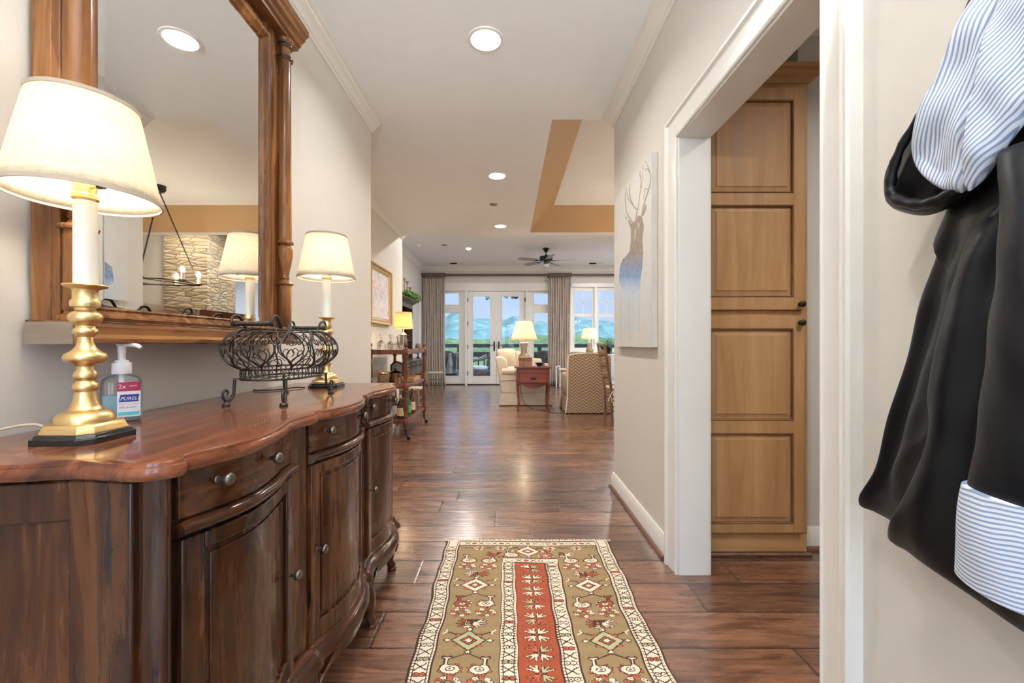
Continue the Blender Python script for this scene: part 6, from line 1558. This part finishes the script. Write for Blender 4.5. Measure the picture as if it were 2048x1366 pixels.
for k, (y, h) in enumerate(((8.02, .38), (8.24, .36), (8.47, .27))):
    lb = ('tall wooden candlestick on top of the hutch, nearest the wall corner', 'tall wooden candlestick on top of the hutch, middle of three', 'shortest wooden candlestick on top of the hutch, at its far end')[k]
    pr = [(0, 0), (.05, 0), (.05, .015), (.022, .035), (.030, .06), (.018, .09), (.024, .12), (.013, .15), (.020, h*.62), (.012, h*.70), (.016, h*.85), (.030, h*.93), (.032, h), (0, h)]
    tag(obj('candlestick', MB().lathe(pr, (-1.95, y, UT+.079), 16), m_oldwood, smooth=50), lb, 'candlestick', 'wooden candlesticks on the hutch')
random.seed(9)
def leafball(mb, c, r, n, s, flat=.6):
    for _ in range(n):
        d = Vector((random.gauss(0, 1), random.gauss(0, 1), random.gauss(0, 1))).normalized()*r*random.uniform(.45, 1); d.z *= flat
        p = Vector(c)+d; u = Vector((random.gauss(0, 1), random.gauss(0, 1), random.gauss(0, .6))).normalized(); v = u.orthogonal().normalized()
        mb.add([p-u*s, p+v*s*.45, p+u*s, p-v*s*.45], [(0, 1, 2, 3)])
    return mb
gm = MB()
for y in (7.95, 8.10, 8.25, 8.42, 8.56): leafball(gm, (-1.87, y, UT+.16-.04*(y-8)), .12, 130, .045)
ivy = tag(obj('garland_foliage', gm, m_leaf, smooth=0), 'green leafy garland trailing over the top of the hutch', 'foliage')
obj('stem', MB().tube([(-1.90, 7.92, UT+.086), (-1.86, 8.2, UT+.10), (-1.88, 8.58, UT+.088)], .008, 6), m_oldwood, ivy)

# rush stools
def stool(x, y, rz, label, s=1):
    t = thing('rush_stool', label, 'stool', (x, y, 0), rz)
    W, HH = .15*s, .44*s
    for sx_ in (-1, 1):
        for sy_ in (-1, 1): obj('leg', MB().lathe([(.014, 0), (.017, .1), (.018, HH), (0, HH)], (sx_*W, sy_*W, 0), 10), m_oldwood, t, world=False, smooth=50)
    for z in (.14*s, .27*s):
        for a, b in (((-W, -W), (W, -W)), ((-W, W), (W, W)), ((-W, -W), (-W, W)), ((W, -W), (W, W))):
            obj('stretcher', MB().tube([(*a, z), (*b, z)], .009, 8), m_oldwood, t, world=False)
    obj('seat', soft(MB(), (0, 0, HH-.005), (W+.025, W+.025, .024), p=5), m_rush, t, world=False, smooth=80)
stool(-1.63, 9.55, .15, 'small rush seated wooden stool in front of the left curtain')
stool(-1.50, 6.60, .0, 'dark low stool seen under the trolley in front of the hutch', .9)

# ================================================================ DINING ROOM seen in the mirror: stone chimney, chandelier, lantern
def stone_mat():
    M = NM('stacked_field_stone'); c = M.coord((4.2, 4.2, 17)); w_ = M.n('ShaderNodeTexNoise', {'Vector': M.coord(), 'Scale': 4.0, 'Detail': 2}).outputs[1]
    v = M.n('ShaderNodeVectorMath', {0: c, 1: M.n('ShaderNodeVectorMath', {0: w_, 3: .22}, operation='SCALE').outputs[0]}, operation='ADD').outputs[0]
    ed = M.n('ShaderNodeTexVoronoi', {'Vector': v, 'Scale': 1.0, 'Randomness': .8}, feature='DISTANCE_TO_EDGE', distance='EUCLIDEAN').outputs[0]
    cell = M.n('ShaderNodeTexVoronoi', {'Vector': v, 'Scale': 1.0, 'Randomness': .8}).outputs['Color']
    sep = M.n('ShaderNodeSeparateColor', {0: cell}).outputs[0]
    col = M.ramp(sep, [(0, (.17, .12, .07)), (.4, (.33, .24, .13)), (.7, (.42, .32, .19)), (1, (.25, .21, .15))])
    m_ = M.ramp(ed, [(.015, 0), (.05, 1)]); col = M.mix(m_, (.03, .022, .015), col)
    col = M.mix(.25, col, M.ramp(M.noise(M.coord(), 30, 4), [(.3, (.3, .25, .18)), (.7, (.6, .52, .4))]))
    M.bsdf(col, .85, 0, M.bump(M.ramp(ed, [(0, 0), (.2, 1)]), .6, .02)); return M.m
m_stone = stone_mat()
sc_ = [(3.30, 7.42), (3.98, 7.32), (3.98, 8.5), (3.50, 8.5), (3.42, 8.3)]
struct('wall_chimney', MB().prism(sc_, 0, CEIL2, XY), m_stone, smooth=0)
struct('wall_dining_far', MB().box(3.98, 5.6, 7.62, 7.77, 0, CEIL2-.001), m_wall, smooth=0)
hx_, hy_ = 2.48, 5.4
ch = thing('chandelier', 'black iron candle chandelier seen only in the wall mirror', 'chandelier', (hx_, hy_, 1.85))
rr_ = .42; zc_ = 1.86
for k in range(3):
    a0 = 2*pi*k/3+.3; a1 = a0+2*pi/3
    obj('frame_bar', MB().tube([(hx_+rr_*cos(a0), hy_+rr_*sin(a0), zc_), (hx_+rr_*cos(a1), hy_+rr_*sin(a1), zc_)], .009, 8), m_iron, ch)
    obj('hanger_rod', MB().tube([(hx_+rr_*cos(a0), hy_+rr_*sin(a0), zc_), (hx_, hy_, 3.02)], .007, 8), m_iron, ch)
obj('ring', MB().tube([(hx_+.34*cos(2*pi*k/40), hy_+.34*sin(2*pi*k/40), zc_+.012) for k in range(40)], .008, 8, True), m_iron, ch)
obj('ceiling_plate', MB().lathe([(0, 3.0), (.05, 3.01), (.07, 3.04), (.07, CEIL+.309), (0, CEIL+.309)], (hx_, hy_, 0), 24), m_iron, ch)
m_flame = emis('candle_bulb', (1, .84, .62), 330)
for k in range(6):
    a = 2*pi*k/6+.3; x, y = hx_+rr_*.97*cos(a), hy_+rr_*.97*sin(a)
    cn_ = obj('candle', MB().lathe([(0, .0), (.020, 0), (.020, .10), (0, .10)], (x, y, zc_+.015), 14), m_candle, ch)
    obj('candle_bulb', MB().lathe([(0, .10), (.010, .105), (.017, .125), (.013, .145), (.004, .165), (0, .166)], (x, y, zc_+.015), 14), m_flame, cn_)
    obj('drip_pan', MB().lathe([(0, 0), (.035, 0), (.042, .008), (.040, .008), (.02, .004), (0, .004)], (x, y, zc_+.01), 18), m_iron, ch)
# long dining table and lantern under the chandelier (mirror view)
dt = thing('dining_table', 'dark wooden dining table under the chandelier, hidden behind the right wall', 'table', (2.48, 5.35, 0))
obj('table_top', MB().box(1.9, 3.05, 4.55, 6.15, .72, .76), m_mahog, dt, bevel=.006)
for x in (2.0, 2.95):
    for y in (4.65, 6.05): obj('leg', MB().box(x-.035, x+.035, y-.035, y+.035, 0, .72), m_mahog, dt, bevel=.006)
ln = thing('candle_lantern', 'black wire cube lantern with ivory candle seen in the mirror', 'lantern', (2.62, 6.95, 0))
lnx, lny, lnz = 2.62, 6.95, 1.06
tag(obj('tall_chest', MB().box(2.42, 3.0, 6.82, 7.28, .10, 1.05).box(2.40, 3.02, 6.80, 7.29, 1.05, 1.079).box(2.44, 2.98, 6.84, 7.26, 0, .10), m_mahog, bevel=.004), 'dark wooden chest under the wire lantern beside the stone chimney', 'chest')
lnz = 1.0795; ln.location.z = lnz
fr_ = MB()
for a in (-.1, .1):
    for b in (-.1, .1): fr_.tube([(lnx+a, lny+b, lnz+.006), (lnx+a, lny+b, lnz+.38)], .006, 6)
for z in (.006, .38):
    for p, q in (((-.1, -.1), (.1, -.1)), ((.1, -.1), (.1, .1)), ((.1, .1), (-.1, .1)), ((-.1, .1), (-.1, -.1))): fr_.tube([(lnx+p[0], lny+p[1], lnz+z), (lnx+q[0], lny+q[1], lnz+z)], .006, 6)
obj('cage', fr_, m_iron, ln)
obj('candle', MB().lathe([(0, .012), (.04, .012), (.04, .20), (.03, .205), (0, .20)], (lnx, lny, lnz), 18).box(lnx-.1, lnx+.1, lny-.1, lny+.1, lnz, lnz+.012), m_candle, ln)
light('chimney_wash', 'AREA', (3.5, 6.85, CEIL2-.02), 9, WARM, .14)

# ================================================================ OUTDOORS: deck, railing, wicker chairs, hills
struct('deck', MB().box(-4, 6.5, 11.36, 13.75, -.12, -.03), wood('deck_boards', (.10, .075, .06), (.17, .13, .10), (.23, .18, .14), 'x', 1, .6), smooth=0)
RY = 13.5; rz_ = lambda p: H-(p-688)*RY/F
rl = thing('deck_railing', 'black painted wooden deck railing beyond the glazed doors', 'railing', (1.2, RY, -.03))
obj('top_rail', MB().box(-4, 6.5, RY-.07, RY+.07, rz_(695), rz_(688)), m_blackiron, rl, bevel=.004)
obj('middle_rail', MB().box(-4, 6.5, RY-.04, RY+.04, rz_(713), rz_(704)), m_blackiron, rl, bevel=.003)
obj('bottom_rail', MB().box(-4, 6.5, RY-.03, RY+.03, .06, .13), m_blackiron, rl, bevel=.003)
x = -3.9
while x < 6.45: obj('baluster', MB().box(x-.02, x+.02, RY-.02, RY+.02, .12, rz_(712)), m_blackiron, rl, smooth=0); x += .185
for x in (-4, -1.55, 1.0, 3.5, 6.4): obj('newel_post', MB().box(x-.06, x+.06, RY-.06, RY+.06, -.03, rz_(690)), m_blackiron, rl, bevel=.004)
m_dwick = plain('dark_grey_wicker', (.14, .125, .11), .6, bumps=(60, 1.0, .01), var=.5)
def patio(x, y, rz, label, cush=True):
    t = thing('patio_chair', label, 'chair', (x, y, -.03), rz, group='patio chairs on the deck')
    obj('seat_base', MB().box(-.30, .30, -.30, .28, .18, .36), m_dwick, t, world=False, bevel=.03)
    obj('back', MB().grid(lambda u, v: (-.30+.60*u, .27+.10*v-.10*(1-(2*u-1)**2)*-.5, .30+.62*v-.10*abs(2*u-1)**3*v), 12, 8), m_dwick, t, world=False, solid=.05)
    for s in (-1, 1):
        obj('arm', MB().tube(crspline([(s*.30, .30, .78), (s*.33, .05, .66), (s*.33, -.22, .62), (s*.31, -.30, .50), (s*.29, -.28, .05)], 5), .032, 10), m_dwick, t, world=False, smooth=60)
        obj('leg', MB().tube([(s*.28, .27, .34), (s*.29, .30, 0)], .025, 8), m_dwick, t, world=False)
    for s in (-1, 1): obj('leg', MB().tube([(s*.28, -.27, .30), (s*.28, -.27, 0)], .025, 8), m_dwick, t, world=False)
    if cush: obj('seat_cushion', soft(MB(), (0, -.02, .40), (.27, .27, .055), p=5), m_white, t, world=False, smooth=80)
    return t
pxo = lambda p, y: (p-1016)*y/F
p1 = patio(pxo(900, 12.2), 12.25, radians(168), 'dark wicker patio chair seen through the left sidelight', False)
th_ = MB().grid(lambda u, v: (-.22+.34*u, .30+.13*v+.10*sin(pi*v)-.02, .40+.60*min(1, v*1.25)-.45*max(0, v-.8)+.012*sin(30*u)), 16, 20)
patio(pxo(958, 12.6), 12.75, radians(-75), 'dark patio armchair with white cushion seen through the left glazed door')
patio(pxo(1088, 12.3), 12.3, radians(180), 'dark wicker patio chair seen through the right sidelight', False)
tw = thing('throw_blanket', 'grey patterned throw draped over the patio chair outside', 'blanket', (pxo(900, 11.95), 11.95, .5))
tw_x, tw_y = pxo(899, 11.85), 11.85
obj('cloth', MB().grid(lambda u, v: (tw_x-.17+.36*u+.03*v, tw_y+.05*sin(3*pi*u)+.10*v*0+.16*min(1, max(0, v-.7)*5), .25+.62*min(1, v*1.35)-.30*max(0, v-.74)), 22, 22), plain('grey_throw', (.40, .38, .35), .9, bumps=(40, 1, .02), var=.5), tw, solid=.02, smooth=80)

rs = np.random.RandomState(21)
def vnoise(x, y, sc, seed):
    r = np.random.RandomState(seed); a = r.rand(256, 256); x = x/sc; y = y/sc; xi = np.floor(x).astype(int); yi = np.floor(y).astype(int); fx_ = x-xi; fy_ = y-yi
    fx_ = fx_*fx_*(3-2*fx_); fy_ = fy_*fy_*(3-2*fy_); g = lambda i, j: a[(yi+j) % 256, (xi+i) % 256]
    return (g(0, 0)*(1-fx_)+g(1, 0)*fx_)*(1-fy_)+(g(0, 1)*(1-fx_)+g(1, 1)*fx_)*fy_
def terrain(name, y0, y1, nx, ny, hf, m, bump_s, bump_h):
    yv = y0*(y1/y0)**(np.linspace(0, 1, ny+1)); u = np.linspace(-1, 1, nx+1); U, Yv = np.meshgrid(u, yv); Xv = U*Yv*.62
    Z = hf(Xv, Yv)
    for k, (s_, h_) in enumerate(zip(bump_s, bump_h)):
        n_ = vnoise(Xv+500, Yv*1.0+500, s_, 30+k); Z = Z+h_*np.sqrt(np.clip(n_, 0, 1))
    P = np.stack([Xv, Yv, Z], -1).reshape(-1, 3)
    j, i = np.mgrid[0:ny, 0:nx]; W = nx+1; f = np.stack([j*W+i, j*W+i+1, (j+1)*W+i+1, (j+1)*W+i], -1).reshape(-1, 4)
    me = bpy.data.meshes.new(name); me.from_pydata(P.tolist(), [], f.tolist()); me.materials.append(m)
    me.polygons.foreach_set('use_smooth', [True]*len(f)); o = bpy.data.objects.new(name, me); C.objects.link(o); o['kind'] = 'structure'; return o
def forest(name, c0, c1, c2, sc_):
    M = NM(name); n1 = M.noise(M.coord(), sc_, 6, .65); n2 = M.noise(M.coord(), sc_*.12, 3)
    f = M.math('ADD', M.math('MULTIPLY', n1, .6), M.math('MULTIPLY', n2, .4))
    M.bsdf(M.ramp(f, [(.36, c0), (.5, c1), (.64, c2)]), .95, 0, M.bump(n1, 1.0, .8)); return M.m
def far_h(X, Y):
    ridge = 300*(.050+.020*np.exp(-((X/Y+.10)/.055)**2)+.006*np.sin(X/Y*38+1)+.004*np.sin(X/Y*90))+2
    t = np.clip((Y-120)/(300-120), 0, 1); return -14+(ridge+8)*t**1.1
def near_h(X, Y):
    t = np.clip((Y-26)/(120-26), 0, 1); return -6+6.0*t+.6*np.sin(X/9)
terrain('hill_far', 110, 420, 320, 150, far_h, forest('haze_tinted_forest', (.030, .070, .075), (.062, .118, .112), (.095, .155, .125), .22), (9, 4), (6.5, 2.2))  # distance haze is put into the far hill's blue-green foliage colour
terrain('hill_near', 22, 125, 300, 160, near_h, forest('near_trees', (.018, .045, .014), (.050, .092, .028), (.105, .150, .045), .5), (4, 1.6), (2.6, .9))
struct('ground_front', MB().box(-60, 60, -40, -1.9, -.3, -.15).box(5.9, 60, -1.9, 10.9, -.3, -.15), plain('front_paving', (.46, .45, .42), .8), smooth=0)
# overhanging branch leaves at the top of the glazed doors
bm2 = MB(); random.seed(12)
for (p, q, r, n) in ((958, 594, .06, 10), (975, 598, .09, 26), (1012, 595, .08, 22), (1028, 597, .10, 60), (1033, 596, .08, 60), (1072, 588, .05, 12)):
    leafball(bm2, (pxo(p, 12.9), 12.9, H-(q-688-3)*12.9/F), r, n, .045, .8)
br = tag(obj('hanging_branch', bm2, plain('dark_leaves', (.03, .07, .02), .6, var=.3), smooth=0), 'dark leafy twigs hanging at the top of the view through the glazed doors', 'branch')
obj('twig', MB().tube([(pxo(950, 12.9), 12.9, 2.60), (pxo(1000, 12.9), 12.9, 2.68), (pxo(1080, 12.9), 12.9, 2.66)], .01, 6).tube([(pxo(1000, 12.9), 12.9, 2.68), (pxo(1000, 12.9), 12.9, 3.6), (2.5, 14.5, 4.4), (6, 16, 3.5), (7, 16.5, -6)], [.01, .03, .06, .10, .16], 6), m_oldwood, br)
